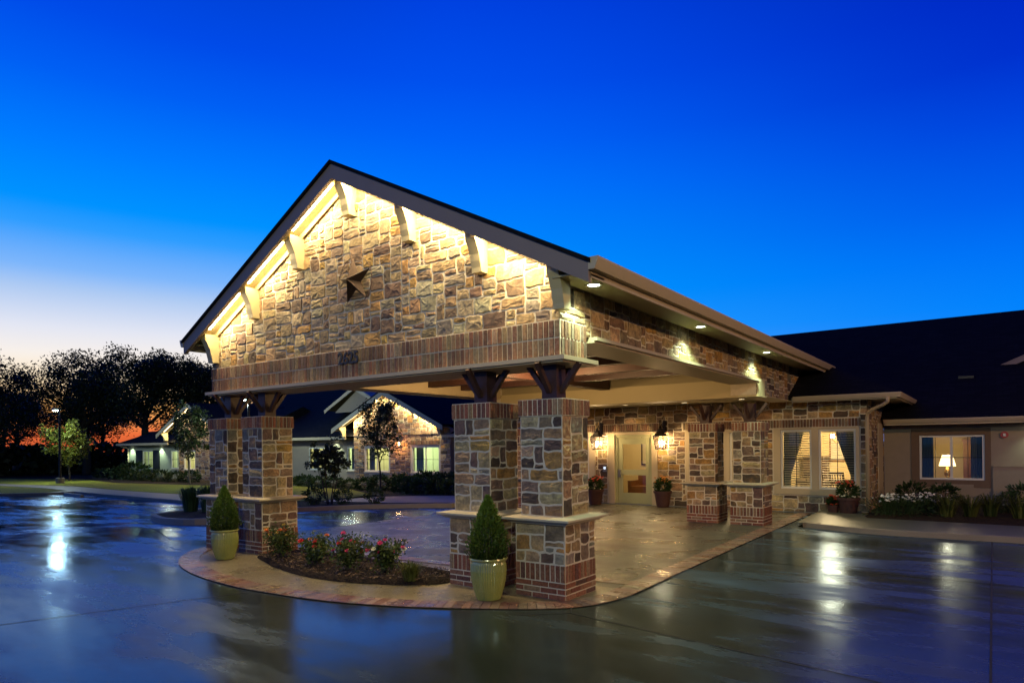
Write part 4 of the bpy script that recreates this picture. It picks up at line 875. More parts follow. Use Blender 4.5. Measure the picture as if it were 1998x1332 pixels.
# ------------------------------------------------------------------ left wing and far wing
def wing(name, label, x0, x1, y, zt, roofd, gx, ghw, gpk, wins, stone_x, gnd, lights, hipL=True):
    t = thing(name, label, 'building', ((x0+x1)/2, y, gnd))
    ys = y+.55
    st_w = [w for w in wins if stone_x[0] < w[0] < stone_x[1]]; su_w = [w for w in wins if w not in st_w]
    sm_ = M['stuccog'] if name == 'far_wing' else M['stucco']
    if x1 > stone_x[1]: mb = MB(); holed_wall(mb, stone_x[1], x1, gnd, zt, ys, ys+.2, su_w); mb.build('stucco_wall', sm_, t)
    mb = MB()
    if x0 < stone_x[0]: holed_wall(mb, x0, stone_x[0], gnd, zt, ys, ys+.2, su_w)
    mb.box((x0, ys+.201, gnd), (x0+.2, ys+roofd-1, zt)); mb.build('stucco_wall', M['stuccog'] if name == 'far_wing' else M['stucco'], t)
    gs = (gpk-2.95)/ghw*1.0
    zr = lambda x: gpk-(gpk-2.85)/ghw*abs(x-gx)
    mb = MB(); holed_wall(mb, stone_x[0], stone_x[1], gnd, 2.2, y, y+.2, st_w)
    mb.prism([(stone_x[0], y, 2.2), (stone_x[1], y, 2.2), (stone_x[1], y, zr(stone_x[1])-.2), (gx, y, gpk-.2), (stone_x[0], y, zr(stone_x[0])-.2)], (0, .2, 0))
    sl = (gpk-2.85)/ghw; u = stone_x[0]; zb = gnd
    stones(mb, (u, y, zb), X, Z, -Y_, stone_x[1]-u, gpk-zb, holes=[(w[0]-.07-u, w[1]-.09-zb, w[2]+.07-u, w[3]+.30-zb) for w in st_w], clips=[(sl, 1, gpk-.22-zb+sl*(gx-u)), (-sl, 1, gpk-.22-zb-sl*(gx-u))], seed=300+int(abs(gx)), cell=.095, depth=.02)
    for w in st_w: bricks(mb, (w[0]-.07, y-.005, w[3]+.08), X, Z, -Y_, w[2]-w[0]+.14, .22, .08, .22, depth=.03, seed=333)
    mb.box((stone_x[0], y+.201, gnd), (stone_x[0]+.2, ys+.6, 2.6)); mb.box((stone_x[1]-.2, y+.201, gnd), (stone_x[1], ys+.6, 2.6))
    mb.build('stone_gable', SB, t)
    # roofs
    mb = MB(); ye, yb = y-.05, y+roofd; hr = (yb-ye)/2; zrid = zt+.10+.46*hr; hl = hr if hipL else 0
    mb.add([(x0-.6, ye, zt+.10), (x1, ye, zt+.10), (x1, ye+hr, zrid), (x0-.6+hl, ye+hr, zrid), (x0-.6, yb, zt+.10), (x1, yb, zt+.10)], [(0, 1, 2, 3), (3, 2, 5, 4), (0, 3, 4), (1, 5, 2), (0, 4, 5, 1)])
    for s in (1, -1):
        xe = gx+s*(ghw+.02); mb.prism([(gx, y-.62, gpk), (xe, y-.62, zr(xe)), (xe, y-.62, zr(xe)-.05), (gx, y-.62, gpk-.05)], (0, 7.5, 0))
    mb.build('roof', M['roof'], t)
    for s in (1, -1):
        xe = gx+s*ghw; mb = MB(); mb.prism([(gx, y-.60, gpk-.052), (xe, y-.60, zr(xe)-.052), (xe, y-.60, zr(xe)-.31), (gx, y-.60, gpk-.33)], (0, .05, 0)); mb.build('rake_board', M['trim'], t)
        mb = MB(); mb.prism([(gx, y-.548, gpk-.14), (xe, y-.548, zr(xe)-.14), (xe, y-.548, zr(xe)-.16), (gx, y-.548, gpk-.16)], (0, .54, 0)); mb.build('rake_soffit', M['cream'], t)
        for k in (0.18, .88) if s < 0 else (.06, .46, .88):
            xb = gx+s*ghw*k; bracket_mesh(xb, zr(xb)-.17, y-.53, y-.04, .08, h=.55).build('bracket', M['cream'], t)
        for k0, k1 in ((.09, .43), (.50, .85)):
            xa, xb = gx+s*ghw*k0, gx+s*ghw*k1; xm = (xa+xb)/2; tk = Vector((s, 0, -sl)).normalized(); mb = MB(); mb.bar((xa, y-.34, zr(xa)-.176), (xb, y-.34, zr(xb)-.176), .06, .02); mb.build('light_strip', M['wstrip'], t)
            lt = light('gable_lamp', 'AREA', (xm, y-.36, zr(xm)-.235), lights, (1, .82, .46), t, shape='RECTANGLE', size=(k1-k0)*ghw, size_y=.05)
            z_ = Vector((0, -.28, 1)); z_ = (z_-tk*z_.dot(tk)).normalized(); lt.rotation_euler = Matrix((tk, z_.cross(tk), z_)).transposed().to_euler()
    for a, b in ((x0-.6, gx-ghw*.86), (gx+ghw*.86, x1)):
        if b > a:
            mb = MB(); mb.box((a, ye-.03, zt-.07), (b, ye-.002, zt+.09)); mb.box((a, ye, zt-.02), (b, ys+.05, zt)); mb.build('eave', M['trim'], t)
    for i, w in enumerate(wins):
        yw = y if w in st_w else ys
        window(t, *w[:4], yw+.02, M['white'], mull=True, bars=2, fw_=.06)
        mb = MB(); mb.box((w[0]-.06, yw-.05, w[1]-.07), (w[2]+.06, yw-.002, w[1]-.002)); mb.build('sill', M['cap'], t)
        room(t, w[0]-.35, w[2]+.35, yw+.22, yw+2.6, gnd+.1, 2.1, M['rwallg'], M['rfloor'], w[4], w[5])
    return t
COOL = (.86, 1, .66); YEL = (1, .88, .48)
LW = wing('left_wing', 'left wing with a lit stone gable seen through the canopy', -48, -13.3, 24, 2.28, 21, -25.4, 4.15, 4.78,
     [(-33.1, .46, -31.4, 1.78, 60, YEL), (-29.6, .46, -28.2, 1.78, 85, COOL), (-27.46, .46, -25.56, 1.76, 70, YEL), (-23.9, .46, -22.0, 1.78, 85, COOL)], (-28.35, -22.0+.75), -.42, 75, False)
mb = MB()
for s in (1, -1): mb.prism([(-30.6, 25.9, 5.40), (-30.6+s*2.75, 25.9, 4.05), (-30.6+s*2.75, 25.9, 3.88), (-30.6, 25.9, 5.20)], (0, .06, 0)); mb.prism([(-30.6, 25.92, 5.44), (-30.6+s*2.8, 25.92, 4.07), (-30.6+s*2.8, 25.92, 4.04), (-30.6, 25.92, 5.40)], (0, 3.5, 0))
mb.build('gablet', M['trim'], LW)
mb = MB(); mb.add([(-32.7, 26.2, 3.9), (-28.5, 26.2, 3.9), (-30.6, 26.2, 5.2)], [(0, 1, 2)]); mb.build('gablet_wall', M['stucco'], LW)
FWG = wing('far_wing', 'distant wing with shutters and a small lit stone gable at far left', -53.2, -37.6, 22.5, 2.15, 10, -42.2, 4.25, 4.8,
     [(-50.9, .38, -49.3, 1.68, 40, COOL), (-46.7, .42, -44.9, 1.68, 110, COOL), (-43.8, .42, -42.4, 1.64, 75, YEL)], (-45.1+.6, -39.2), -.42, 75)
for a in (-51.9, -49.25): mb = MB(); mb.box((a, 23.0, .36), (a+.95, 23.046, 1.72)); mb.build('shutter', M['blackp'], FWG)
mb = MB(); mb.tube([(-53.7, 22.4, 2.15), (-53.2, 22.95, 1.9), (-53.1, 23.0, 1.8), (-53.1, 23.0, -.3)], .05, 8); mb.build('downspout', M['trim'], FWG)
for lab, x, y, z in (('soffit downlight at the far wing corner', -52.5, 22.75, 2.125), ('soffit downlight between the far wing windows', -48.0, 22.75, 2.125), ('soffit downlight on the left wing above the small tree', -30.5, 24.25, 2.255)):
    downlight(lab, (x, y, z), 220, GREENW, 'lens', 105, .6, .09)
t = thing('wall_sconce', 'small glowing orange sconce on the left wing stone gable', 'sconce', (-24.7, 23.95, 1.9)); mb = MB(); mb.box((-24.77, 23.86, 1.78), (-24.63, 23.97, 1.83)); mb.box((-24.80, 23.80, 2.02), (-24.60, 23.97, 2.06)); mb.build('frame', M['dark'], t)
mb = MB(); mb.lathe([(.02, 1.83), (.05, 1.88), (.05, 1.96), (.02, 2.02)], (-24.7, 23.88, 0), 10); mb.build('bulb', M['bulb'], t); light('sconce_lamp', 'POINT', (-24.7, 23.72, 1.92), 40, (1, .42, .12), t, shadow_soft_size=.05)
picture('small wooden picture on the left wing room wall', -22.6, 26.58, 1.4, .5, .6, M['wood'], (.5, .3, .12))
for k, (xa, xb) in enumerate(((-33.05, -32.55), (-29.55, -29.1), (-27.42, -27.0), (-23.86, -23.35))):
    curtain('sheer curtain drawn to the left side of a left wing window', xa, xb, xa, xb, .5, 1.76, 24.3 if k > 1 else 24.85, M['fabricg'], 'curtains in the left wing windows', folds=5)

# ------------------------------------------------------------------ street lamps
def street_lamp(label, x, y, h, ang, energy, col=(.78, 1, .86), lens='mercury'):
    t = thing('street_lamp', label, 'street lamp', (0, 0, 0), 'parking lot street lamps'); ca, sa = math.cos(ang), math.sin(ang)
    mb = MB(); mb.lathe([(.24, 0), (.24, .45), (.18, .47), (.10, .47)], (0, 0, 0), 16); mb.build('base', M['kerb'], t)
    mb = MB(); mb.tube([(0, 0, .47), (0, 0, h)], [.075, .055], 10); mb.build('pole', M['dark'], t)
    a = Vector((ca, sa, 0)); p = Vector((-sa, ca, 0)); mb = MB(); mb.bar((0, 0, h-.08), tuple(a*.28+Z*(h-.06)), .05, .06)
    mb.prism([a*.25-p*.17+Z*(h-.10), a*.95-p*.17+Z*(h-.10), a*.95+p*.17+Z*(h-.10), a*.25+p*.17+Z*(h-.10)], (0, 0, .13)); mb.build('head', M['dark'], t)
    mb = MB(); q = h-.104; mb.prism([a*.32-p*.13+Z*q, a*.90-p*.13+Z*q, a*.90+p*.13+Z*q, a*.32+p*.13+Z*q], (0, 0, -.05)); mb.build('lens', M[lens], t)
    c = a*.6+Z*(h-.22); light('street_lamp_light', 'POINT', tuple(c), energy, col, t, shadow_soft_size=.28)
    t.location = (x, y, zg(x)); return t
street_lamp('lit street lamp standing on the lawn at far left', -47.2, 16.4, 4.85, math.pi*.98, 750)
street_lamp('lit street lamp seen between the two left front columns', -32.4, 20.2, 4.95, math.pi*.98, 800)
street_lamp('added street lamp behind the viewer, unseen, for greenish light on pots and columns', 1.0, -4.2, 6.0, math.pi*.55, 2000, (.95, 1, .64))  # unseen lamp added to supply the greenish front light
street_lamp('added sodium street lamp out of view at right, for the warm side light', 10.5, 8.0, 6.2, math.pi*.95, 3500, (1, .58, .25), 'wlens')  # lamp out of view, added for warm light from the right

# ------------------------------------------------------------------ plants
class Leaves:
    def __init__(s): s.V = []; s.T = []
    def add(s, P, size, tint, asp=.5, seed=0, upb=0.0, D=None):
        g = np.random.default_rng(seed); n = len(P)
        u = g.normal(size=(n, 3)) if D is None else D+g.normal(size=(n, 3))*.35; u[:, 2] += upb; u /= np.linalg.norm(u, axis=1)[:, None]+1e-9
        w = np.cross(u, g.normal(size=(n, 3))); w /= np.linalg.norm(w, axis=1)[:, None]+1e-9
        sz = (size*g.uniform(.6, 1.35, n))[:, None]
        q = np.stack([P-u*sz, P+w*sz*asp, P+u*sz, P-w*sz*asp], 1); s.V.append(q); s.T.append(np.asarray(tint, float) if np.ndim(tint) == 2 else np.tile(tint, (n, 1)))
    def build(s, name, mat, parent=None, smooth=False):
        V = np.concatenate(s.V).reshape(-1, 3); T = np.concatenate(s.T); n = len(T)
        me = bpy.data.meshes.new(name); me.vertices.add(4*n); me.vertices.foreach_set('co', V.astype(np.float32).ravel()); me.loops.add(4*n); me.loops.foreach_set('vertex_index', np.arange(4*n, dtype=np.int32))
        me.polygons.add(n); me.polygons.foreach_set('loop_start', np.arange(0, 4*n, 4, dtype=np.int32)); me.polygons.foreach_set('loop_total', np.full(n, 4, np.int32)); me.update(); me.validate(); me.materials.append(mat)
        at = me.attributes.new('tint', 'FLOAT_COLOR', 'FACE'); at.data.foreach_set('color', np.concatenate([T, np.ones((n, 1))], 1).astype(np.float32).ravel())
        o = bpy.data.objects.new(name, me); C.objects.link(o)
        if parent is not None: adopt(o, parent)
        return o
def vtint(n, seed, lo=.55, hi=1.5, clump=None):
    g = np.random.default_rng(seed); k = g.uniform(lo, hi, (n, 1)); return k*np.array([[1, 1, 1]])+g.uniform(-.08, .08, (n, 3))
def tree(name, label, h, crown, trunk_r, nclump, per, lsize, mat, bark, seed, crown_bot, cat='tree', group=None, stems=1, spread=.5, squash=.7):
    g = np.random.default_rng(seed); r = random.Random(seed); t = thing(name, label, cat, (0, 0, 0), group); mb = MB(); tips = []
    def limb(p, d, l, rad, depth):
        pts = [Vector(p)]; rr = [rad]; dd = Vector(d).normalized()
        for k in range(4):
            dd = (dd+Vector((r.uniform(-.22, .22), r.uniform(-.22, .22), r.uniform(-.05, .16)))).normalized(); pts.append(pts[-1]+dd*l/4); rr.append(rad*(1-.17*(k+1)))
            if depth < 3 and k > 0 and r.random() < .9:
                a = r.uniform(0, 2*math.pi); side = Vector((math.cos(a), math.sin(a), r.uniform(-.1, .6)))
                limb(pts[-1], dd*.5+side*.8, l*r.uniform(.45, .65), rr[-1]*.6, depth+1)
        mb.tube(pts, rr, 6 if depth else 9); tips.append(pts[-1]); tips.append(pts[-2])
    for s in range(stems):
        a = 2*math.pi*s/max(1, stems)+.4; base = Vector((.06*math.cos(a), .06*math.sin(a), -.05)) if stems > 1 else Vector((0, 0, -.05))
        tilt = Vector((math.cos(a)*.25, math.sin(a)*.25, 1)) if stems > 1 else Vector((r.uniform(-.08, .08), r.uniform(-.08, .08), 1))
        top = base+tilt.normalized()*crown_bot; mb.tube([base, base.lerp(top, .5)+Vector((r.uniform(-.03, .03), r.uniform(-.03, .03), 0))*h/4, top], [trunk_r, trunk_r*.82, trunk_r*.7], 9)
        nb = 6 if stems == 1 else 2
        limb(top, tilt, (h-crown_bot)*.60, trunk_r*.65, 0)
        for k in range(nb):
            a2 = 2*math.pi*k/nb+r.uniform(-.3, .3); limb(top*.92+Vector((0, 0, r.uniform(0, (h-crown_bot)*.3))), Vector((math.cos(a2)*spread, math.sin(a2)*spread, .75)), (h-crown_bot)*.48*r.uniform(.8, 1.1), trunk_r*.45, 1)
    mb.build('trunk', bark, t)
    zc = (h+crown_bot)/2; hz = (h-crown_bot)/2; cc = []
    while len(cc) < nclump:
        if r.random() < .45 and tips:
            q = r.choice(tips); p = np.array([q.x, q.y, q.z])+g.normal(size=3)*.06*crown
        else:
            v = g.normal(size=3); v /= np.linalg.norm(v); v *= r.uniform(.45, 1.0); p = np.array([v[0]*crown, v[1]*crown, zc+v[2]*hz])
        e = (p[0]/crown)**2+(p[1]/crown)**2+((p[2]-zc)/hz)**2
        if e < 1.15: cc.append(p)
    lv = Leaves()
    for k, p in enumerate(cc):
        n = int(per*r.uniform(.5, 1.5)); rad = crown*r.uniform(.08, .19); P = p+np.clip(g.normal(size=(n, 3)), -1.7, 1.7)*np.array([rad, rad, rad*squash]); lv.add(P, lsize, vtint(n, seed*100+k, .55, 1.45)*r.uniform(.7, 1.3), .5, seed*77+k)
    lv.build('crown', mat, t); return t
def place(t, x, y, s=1, rz=0, off=0): t.location = (x, y, zg(x)+off); t.scale = (s, s, s); t.rotation_euler = (0, 0, rz); return t
# background oaks against the afterglow
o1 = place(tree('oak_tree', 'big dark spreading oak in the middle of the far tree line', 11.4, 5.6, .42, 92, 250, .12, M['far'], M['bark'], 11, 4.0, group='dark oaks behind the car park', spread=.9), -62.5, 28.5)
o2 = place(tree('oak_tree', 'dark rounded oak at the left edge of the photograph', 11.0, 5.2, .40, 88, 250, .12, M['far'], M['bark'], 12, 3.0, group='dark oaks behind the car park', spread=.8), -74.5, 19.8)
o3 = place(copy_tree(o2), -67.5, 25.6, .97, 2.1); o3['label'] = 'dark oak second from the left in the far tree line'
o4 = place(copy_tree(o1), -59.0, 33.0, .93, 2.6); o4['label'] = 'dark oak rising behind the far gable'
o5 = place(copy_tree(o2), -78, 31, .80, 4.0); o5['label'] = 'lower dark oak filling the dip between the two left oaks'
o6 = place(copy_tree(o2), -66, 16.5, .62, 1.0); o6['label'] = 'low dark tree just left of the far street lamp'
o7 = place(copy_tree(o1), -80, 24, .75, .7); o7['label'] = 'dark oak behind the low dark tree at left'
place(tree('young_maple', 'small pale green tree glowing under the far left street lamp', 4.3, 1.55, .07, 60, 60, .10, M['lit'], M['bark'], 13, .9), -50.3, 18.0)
place(tree('young_oak', 'slim young oak in front of the left wing gable', 4.65, .98, .05, 70, 60, .06, M['oak'], M['bark'], 14, 1.45, spread=.35, squash=1), -22.0, 20.1)
place(tree('young_oak', 'slim young oak before the far gable at left', 5.0, 1.15, .07, 80, 60, .08, M['oak'], M['pbark'], 15, 1.5, spread=.35, squash=1), -37.9, 19.8)
place(tree('crape_myrtle', 'small multi stem tree in the strip between the columns', 2.15, .62, .022, 46, 48, .055, M['oak'], M['bark'], 16, .75, stems=4, spread=.5), -16.9, 13.3, off=.1)
# shrubs
def shrub(name, label, r_, h, n, ls, mat, seed, group=None, cat='shrub', tintk=1):
    g = np.random.default_rng(seed); t = thing(name, label, cat, (0, 0, 0), group); v = g.normal(size=(n, 3)); v /= np.linalg.norm(v, axis=1)[:, None]
    k = g.uniform(.35, 1, (n, 1))**.5; lump = 1+.22*np.sin(v[:, :1]*5+seed)*np.cos(v[:, 1:2]*6+v[:, 2:]*4)
    P = v*k*lump*np.array([r_, r_, h*.52]); P[:, 2] += h*.5; P[:, 2] = np.abs(P[:, 2]); lv = Leaves(); lv.add(P, ls, vtint(n, seed, .5, 1.5)*tintk, .5, seed); lv.build('foliage', mat, t)
    mb = MB()
    for a in range(5): mb.tube([(0, 0, -.05), (r_*.4*math.cos(a*1.26), r_*.4*math.sin(a*1.26), h*.6)], [.014, .005], 5)
    mb.build('stem', M['bark'], t); return t
sA = shrub('low_shrub', 'low leafy shrub in the planting bed along the left wing', .55, .75, 900, .06, M['shrub'], 31, 'shrubs along the left wing'); place(sA, -30, 21.9)
k = 0
for x, y, s in [(-31.5, 22.6, .8), (-28.6, 21.8, .9), (-27.2, 21.6, 1.0), (-25.8, 21.5, .85), (-24.4, 21.3, 1.0), (-23.2, 21.2, 1.15), (-22.0, 21.4, 1.2), (-20.6, 20.2, 1.1), (-20.9, 21.8, 1.3), (-19.4, 19.6, 1.0), (-18.6, 18.7, .9), (-17.6, 18.2, .95), (-16.6, 18.0, 1.0), (-15.6, 17.6, .9), (-14.6, 17.3, .85), (-18.6, 20.4, 1.2), (-16.9, 19.6, 1.2), (-15.2, 18.9, 1.1)]:
    c = copy_tree(sA); place(c, x, y, s, k*1.7); k += 1
sF = shrub('low_shrub', 'low dark shrub in the bed before the far wing', .6, .8, 700, .07, M['shrub'], 33, 'shrubs before the far wing', tintk=.7); place(sF, -52.5, 21.6)
for x, y, s in [(-51, 21.2, 1), (-49.5, 21.0, 1.3), (-48, 20.8, 1.1), (-46.5, 20.6, .9), (-45, 20.6, 1), (-43.4, 20.7, 1.1), (-41.8, 20.8, 1), (-40.2, 21, 1.1), (-54, 21.5, 1), (-48.9, 21.6, 1.7)]:
    c = copy_tree(sF); place(c, x, y, s, k*1.3); k += 1
for lab, x, y, s in (('round clipped shrub in the kerb strip, left of the walkway', -16.2, 13.25, .62), ('round clipped shrub at the foot of the small multi stem tree', -17.7, 13.3, .75), ('round clipped shrub at the right end of the kerb strip', -14.95, 13.45, .6)):
    q = shrub('round_shrub', lab, .5, .8, 800, .05, M['shrub'], 35+k, None, tintk=.8); place(q, x, y, s, 0, .1); k += 1
# ornamental grass
def grass(label, x, y, r_, h, n, mat, seed, name='ornamental_grass', group=None, off=.15, wid=.012, flop=.5):
    g = random.Random(seed); t = thing(name, label, 'grass clump', (x, y, zg(x)+off), group); mb = MB(); b0 = Vector((x, y, zg(x)+off-.02))
    for i in range(n):
        a = g.uniform(0, 6.283); rr = g.uniform(0, r_*.35); d = Vector((math.cos(a), math.sin(a), 0)); s = Vector((-d.y, d.x, 0))*wid; hh = h*g.uniform(.6, 1.1); f = flop*g.uniform(.3, 1.1)
        p = [b0+d*rr, b0+d*(rr+hh*f*.22)+Z*hh*.5, b0+d*(rr+hh*f*.6)+Z*hh*.85, b0+d*(rr+hh*f)+Z*hh*(1-.25*f)]
        tt = g.uniform(.6, 1.5); mb.add([p[0]-s, p[0]+s, p[1]-s, p[1]+s, p[2]-s*.7, p[2]+s*.7, p[3]], [(0, 1, 3, 2), (2, 3, 5, 4), (4, 5, 6)], 0, (tt, tt, tt*.9))
    mb.build('blades', mat, t); return t
grass('tall blue green grass clump at the left of the kerbed island', -19.6, 10.25, .55, .80, 420, M['grassb'], 41, flop=.45)
grass('tall blue green grass clump in the middle of the kerbed island', -18.3, 10.1, .55, .80, 420, M['grassb'], 42, flop=.4)
grass('yellow green grass clump at the right of the kerbed island', -17.2, 10.5, .6, .95, 420, M['strap'], 43, flop=.4)
# clipped cone shrubs in glazed pots
def topiary(label, x, y, s, seed):
    t = thing('glazed_planter', label+' pot', 'planter', (x, y, .01)); c = (x, y, .01); mb = MB(); n = 96
    prof = [(.001, 0), (.135, 0), (.15, .01), (.185, .12), (.215, .25), (.225, .36), (.218, .44), (.205, .475), (.232, .485), (.24, .50), (.235, .515), (.215, .515), (.195, .49), (.19, .44), (.001, .43)]
    o = []
    for q, (r_, z) in enumerate(prof):
        for k in range(n):
            a = 2*math.pi*k/n; fl = (1-.028*abs(math.sin(a*24))) if 1 <= q <= 6 else 1; o.append((c[0]+r_*s*fl*math.cos(a), c[1]+r_*s*fl*math.sin(a), c[2]+z*s))
    mb.add(o, [(q*n+k, q*n+(k+1) % n, (q+1)*n+(k+1) % n, (q+1)*n+k) for q in range(len(prof)-1) for k in range(n)]); mb.build('pot', M['pot'], t)
    mb = MB(); mb.lathe([(.19*s, .475*s), (.001, .485*s)], c, 20); mb.build('potting_soil', M['mulch'], t)
    g = np.random.default_rng(seed); n = 7000; hh = g.uniform(0, 1, n)**1.25; a = g.uniform(0, 6.283, n); z = .50+hh*.76
    R0 = np.where(hh < .15, .185+hh*.37,   .226*(1-(np.maximum(hh-.15, 0)/.85)**1.55)+.012)*(1+.10*np.sin(a*5+hh*13)+.07*np.sin(a*9-hh*21)); rr = R0*np.where(g.uniform(0, 1, n) < .04, g.uniform(1.05, 1.22, n), g.uniform(.55, 1.05, n))
    P = np.stack([x+rr*np.cos(a)*s, y+rr*np.sin(a)*s, .01+z*s+g.normal(0, .012, n)], 1); D = np.stack([np.cos(a)*.6, np.sin(a)*.6, np.full(n, .8)], 1)
    t2 = thing('cone_topiary', label+' cone', 'topiary', (x, y, .45)); lv = Leaves(); lv.add(P, .021*s, vtint(n, seed, .45, 1.6), .42, seed, D=D); lv.build('foliage', M['boxw'], t2)
    mb = MB(); mb.tube([(x, y, .45*s), (x, y, 1.15*s)], [.016, .006], 7); mb.build('stem', M['bark'], t2)
    t['label'] = 'ribbed green glazed pot holding the '+label; t2['label'] = 'dense clipped evergreen cone, the '+label
topiary('planter beside the nearest column', -4.73, 5.98, .95, 51)
topiary('planter beside the outermost left column', -10.03, 5.80, .93, 52)
# flowers
def petals(mb, c, r_, col, n=5, cup=.4, g=random):
    c = Vector(c); ax = Vector((g.uniform(-.5, .5), g.uniform(-.9, .1), 1)).normalized(); u = ax.orthogonal().normalized(); w = ax.cross(u)
    for ring, (rr, lift) in enumerate(((1, cup), (.6, cup*1.6))):
        for k in range(n):
            a = 2*math.pi*(k+.5*ring)/n; d = u*math.cos(a)+w*math.sin(a); s = (u*-math.sin(a)+w*math.cos(a))*r_*rr*.55
            kk = g.uniform(.8, 1.15); mb.add([c, c+d*r_*rr*.6+s+ax*r_*lift*.5, c+d*r_*rr+ax*r_*lift, c+d*r_*rr*.6-s+ax*r_*lift*.5], [(0, 1, 2, 3)], 0, tuple(q*kk for q in col))
def rose(label, x, y, w, h, cols, nf, seed, z0=.06):
    g = np.random.default_rng(seed); r = random.Random(seed); t = thing('rose_bush', label, 'rose bush', (x, y, z0)); mb = MB(); lv = Leaves(); tips = []
    for k in range(11):
        a = r.uniform(0, 6.283); d = Vector((math.cos(a), math.sin(a), 0))*w*r.uniform(.2, 1); p0 = Vector((x, y, z0-.03)); p1 = p0+d*.45+Z*h*.55; p2 = p0+d+Z*h*r.uniform(.65, 1.0)
        mb.tube([p0, p1, p2], [.008, .006, .003], 5); tips.append(p2)
        for f in (.3, .45, .6, .75, .9, 1.0):
            q = p0.lerp(p1, f*2) if f < .5 else p1.lerp(p2, f*2-1); n = 22; P = np.array(q)+g.normal(size=(n, 3))*np.array([w*.24, w*.24, h*.10]); P[:, 2] = np.maximum(P[:, 2], z0+.02); lv.add(P, .024, vtint(n, seed*31+k, .5, 1.6), .55, seed*17+k*7+int(f*10))
    mb.build('stem', M['bark'], t); lv.build('foliage', M['rose'], t); mb = MB()
    for k in range(nf):
        p = r.choice(tips)+Vector((r.uniform(-.08, .08), r.uniform(-.12, .02), r.uniform(-.10, .06))); petals(mb, p, r.uniform(.032, .047), cols[k % len(cols)], 5, .6, r)
    mb.build('blossoms', M['flower'], t)
OR, YE, PK, RD, WH = (.75, .20, .04), (.80, .55, .12), (.65, .05, .18), (.60, .03, .03), (.75, .72, .55)
rose('rose bush with orange and yellow blooms at the left end of the bed', -9.0, 6.15, .30, .50, [YE, OR, YE], 15, 61)
rose('rose bush with red orange blooms second from the left column', -8.0, 6.02, .27, .46, [OR, RD], 9, 62)
rose('rose bush full of deep pink blooms in the middle of the bed', -7.25, 6.0, .28, .50, [PK, PK, RD], 13, 63)
rose('rose bush with pink and cream blooms beside the pink one', -6.68, 6.15, .24, .48, [PK, PK, WH], 9, 64)
grass('short bright green perennial at the right tip of the rose bed', -6.12, 6.1, .28, .26, 160, M['strap'], 65, name='border_perennial', off=.07, wid=.008, flop=.8)
lv = Leaves(); g = np.random.default_rng(77); n = 2600; bx = g.uniform(-9.8, -5.8, n); by = g.uniform(5.62, 6.95, n); pin = []
for x, y in zip(bx, by):
    ins = False
    for (x1, y1), (x2, y2) in zip(BED, BED[1:]+BED[:1]):
        if (y1 > y) != (y2 > y) and x < (x2-x1)*(y-y1)/(y2-y1)+x1: ins = not ins
    if ins: pin.append((x, y, .075+g.uniform(0, .02)))
P = np.array(pin); D = g.normal(size=P.shape)*np.array([1, 1, .15]); lv.add(P, .022, np.array([[.10, .06, .035]])*g.uniform(.3, 2.2, (len(P), 1)), .35, 78, D=D*2); tag(lv.build('bark_chips', M['flower']), 'loose bark chips scattered over the rose bed', 'bark chips', None, 'stuff')
def flower_pot(label, x, y, s, cols, seed, hflow=.42):
    r = random.Random(seed); g = np.random.default_rng(seed); t = thing('flower_planter', label, 'planter', (x, y, 0)); c = (x, y, .01); mb = MB()
    mb.lathe([(.001, 0), (.165*s, 0), (.175*s, .02*s), (.235*s, .40*s), (.262*s, .40*s), (.265*s, .46*s), (.24*s, .46*s), (.22*s, .42*s), (.001, .42*s)], c, 28); mb.build('pot', M['planter'], t)
    lv = Leaves(); n = 900; v = g.normal(size=(n, 3)); v /= np.linalg.norm(v, axis=1)[:, None]; P = v*g.uniform(.3, 1, (n, 1))**.6*np.array([.27*s, .27*s, .24*s]); P += np.array([x, y, .62*s]); P[:, 2] = np.maximum(P[:, 2], .44*s); lv.add(P, .038, vtint(n, seed, .5, 1.5), .45, seed, upb=.5); lv.build('foliage', M['shrub'], t)
    mb = MB()
    for k in range(34):
        a = r.uniform(0, 6.283); q = r.uniform(0, .25)*s; petals(mb, (x+q*math.cos(a), y+q*math.sin(a), (.74+r.uniform(0, .16)-q*.25)*s), r.uniform(.03, .045), cols[0], 5, .5, r)
    for k in range(14):
        a = r.uniform(0, 6.283); petals(mb, (x+.25*s*math.cos(a), y+.25*s*math.sin(a), (.48+r.uniform(0, .07))*s), .03, cols[-1], 5, .4, r)
    mb.build('blossoms', M['flower'], t)
RO = (.62, .075, .03)
flower_pot('brown planter of red flowers left of the entrance door', -9.42, 17.05, .98, [RO, WH], 71)
flower_pot('brown planter of yellow and orange flowers right of the entrance door', -7.42, 17.3, .98, [(.55, .22, .03), WH], 72)
flower_pot('brown planter of red flowers under the dining window corner', -2.72, 17.25, .98, [RO, WH], 73)
flower_pot('smaller planter with low red flowers left of the dining window planter', -3.05, 17.25, .55, [RO, RO], 74)
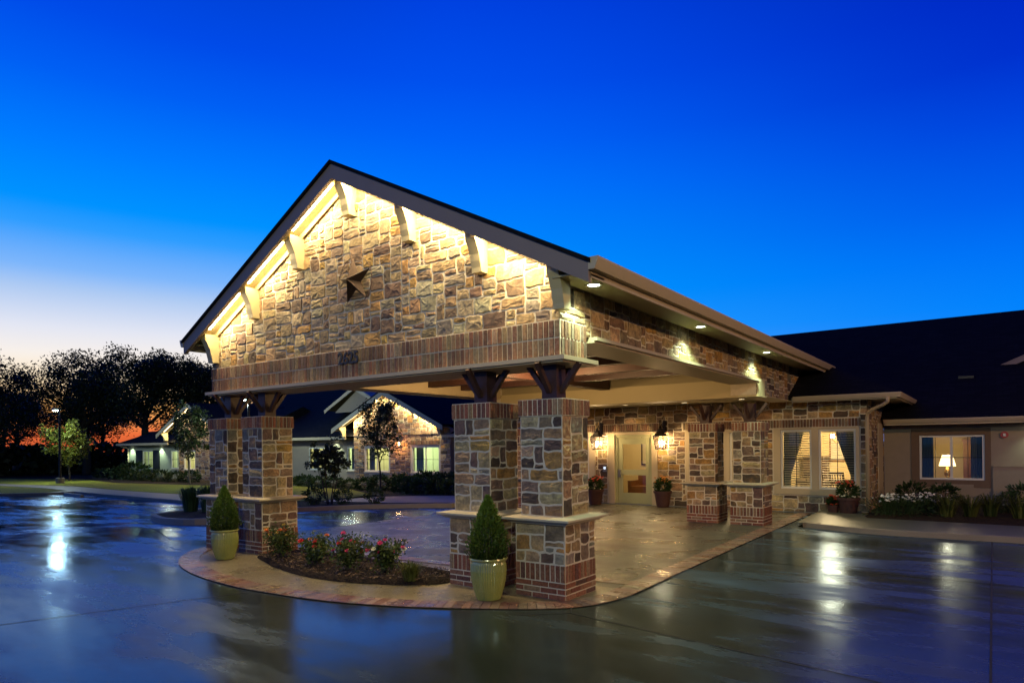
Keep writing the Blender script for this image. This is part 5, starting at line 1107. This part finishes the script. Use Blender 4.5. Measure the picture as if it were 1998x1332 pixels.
# daisies and strap leaves in the right bed
def daisy(label, x, y, seed, n=60, group=None):
    r = random.Random(seed); g = np.random.default_rng(seed); t = thing('daisy_clump', label, 'daisies', (x, y, .12), group); lv = Leaves(); m = 700
    P = g.normal(size=(m, 3))*np.array([.22, .18, .12])+np.array([x, y, .34]); P[:, 2] = np.abs(P[:, 2]-.12)+.12; lv.add(P, .035, vtint(m, seed, .5, 1.4), .3, seed, upb=.8); lv.build('foliage', M['shrub'], t); mb = MB(); st_ = MB()
    for k in range(n):
        a = r.uniform(0, 6.283); q = abs(r.gauss(0, .2)); p = Vector((x+q*math.cos(a)*1.3, y+q*math.sin(a), .48+r.uniform(-.06, .13))); petals(mb, p, r.uniform(.028, .038), (.80, .78, .70), 7, .12, r); st_.tube([(p.x*.6+x*.4, p.y*.6+y*.4, .15), p], .004, 4)
    mb.build('blossoms', M['flower'], t); st_.build('stem', M['shrub'], t)
daisy('white daisy clump at the corner of the downspout', -1.85, 16.85, 81, 48); daisy('white daisy clump in the middle of the right bed row', -1.45, 17.05, 82, 34); daisy('white daisy clump nearest the strap leaved plants', -1.1, 17.45, 83, 60)
for i, (x, y) in enumerate(((-.75, 17.0), (-.35, 17.25), (.0, 17.55), (.5, 17.3))):
    grass('arching strap leaved clump in the right garden bed', x, y, .35, .55, 90, M['strap'], 90+i, name='strap_leaf_clump', group='strap leaved clumps in the right bed', off=.12, wid=.014, flop=.9)
for lab, x, y, s in (('dark spiky shrub under the right wing window', -.95, 19.7, .75), ('dark shrub behind the daisies by the stone corner', -1.6, 19.3, .8), ('dark shrub at the right edge by the wainscot', .7, 19.9, .8), ('dark shrub behind the strap leaved plants at right', .35, 18.6, .6)):
    q = shrub('garden_shrub', lab, .5, .8, 700, .06, M['shrub'], 95+k, tintk=.8); place(q, x, y, s, 0, .1); k += 1
# wheel stop and distant house
t = thing('wheel_stop', 'dark concrete wheel stop at the back of the far car park', 'wheel stop', (-34.6, 12.95, zg(-34))); mb = MB(); a = Vector((-36.1, 12.75, -.4)); b = Vector((-33.9, 12.65, -.4)); sd = Vector((0, .1, 0)); mb.prism([a-sd, a+sd, a+sd*.6+Z*.14, a-sd*.6+Z*.14], b-a); mb.build('block', M['kerb'], t)
t = thing('distant_house', 'dim pale house in the dark beyond the far left trees', 'house', (-88, 42, 0)); mb = MB(); mb.box((-93, 40, -.5), (-82, 46, 2.2)); mb.build('wall', M['stuccog'], t); mb = MB(); mb.prism([(-93.5, 39.5, 2.2), (-93.5, 46.5, 2.2), (-93.5, 43, 4.2)], (12, 0, 0)); mb.build('roof', M['roof'], t)
for xw in (-91, -88, -85): mb = MB(); mb.box((xw, 39.95, .4), (xw+1.2, 39.998, 1.6)); mb.build('window', M['blackp'], t)

lv = Leaves(); g = np.random.default_rng(5); hp = np.array([(-78, -2), (-76, 6), (-75, 14), (-73, 21), (-69, 28), (-63, 36), (-58, 44)], float)
for i in range(len(hp)-1):
    n = 2600; f = g.uniform(0, 1, (n, 1)); P = hp[i]*(1-f)+hp[i+1]*f; top = (3.9 if i < 3 else 2.2)*(1+.25*np.sin(f[:, 0]*9+i*2)+.12*np.sin(f[:, 0]*23)); z = g.uniform(0, 1, n)*top-.4
    lv.add(np.stack([P[:, 0]+g.normal(0, .9, n), P[:, 1]+g.normal(0, .9, n), z], 1), .30, vtint(n, 400+i, .5, 1.3), .6, 500+i)
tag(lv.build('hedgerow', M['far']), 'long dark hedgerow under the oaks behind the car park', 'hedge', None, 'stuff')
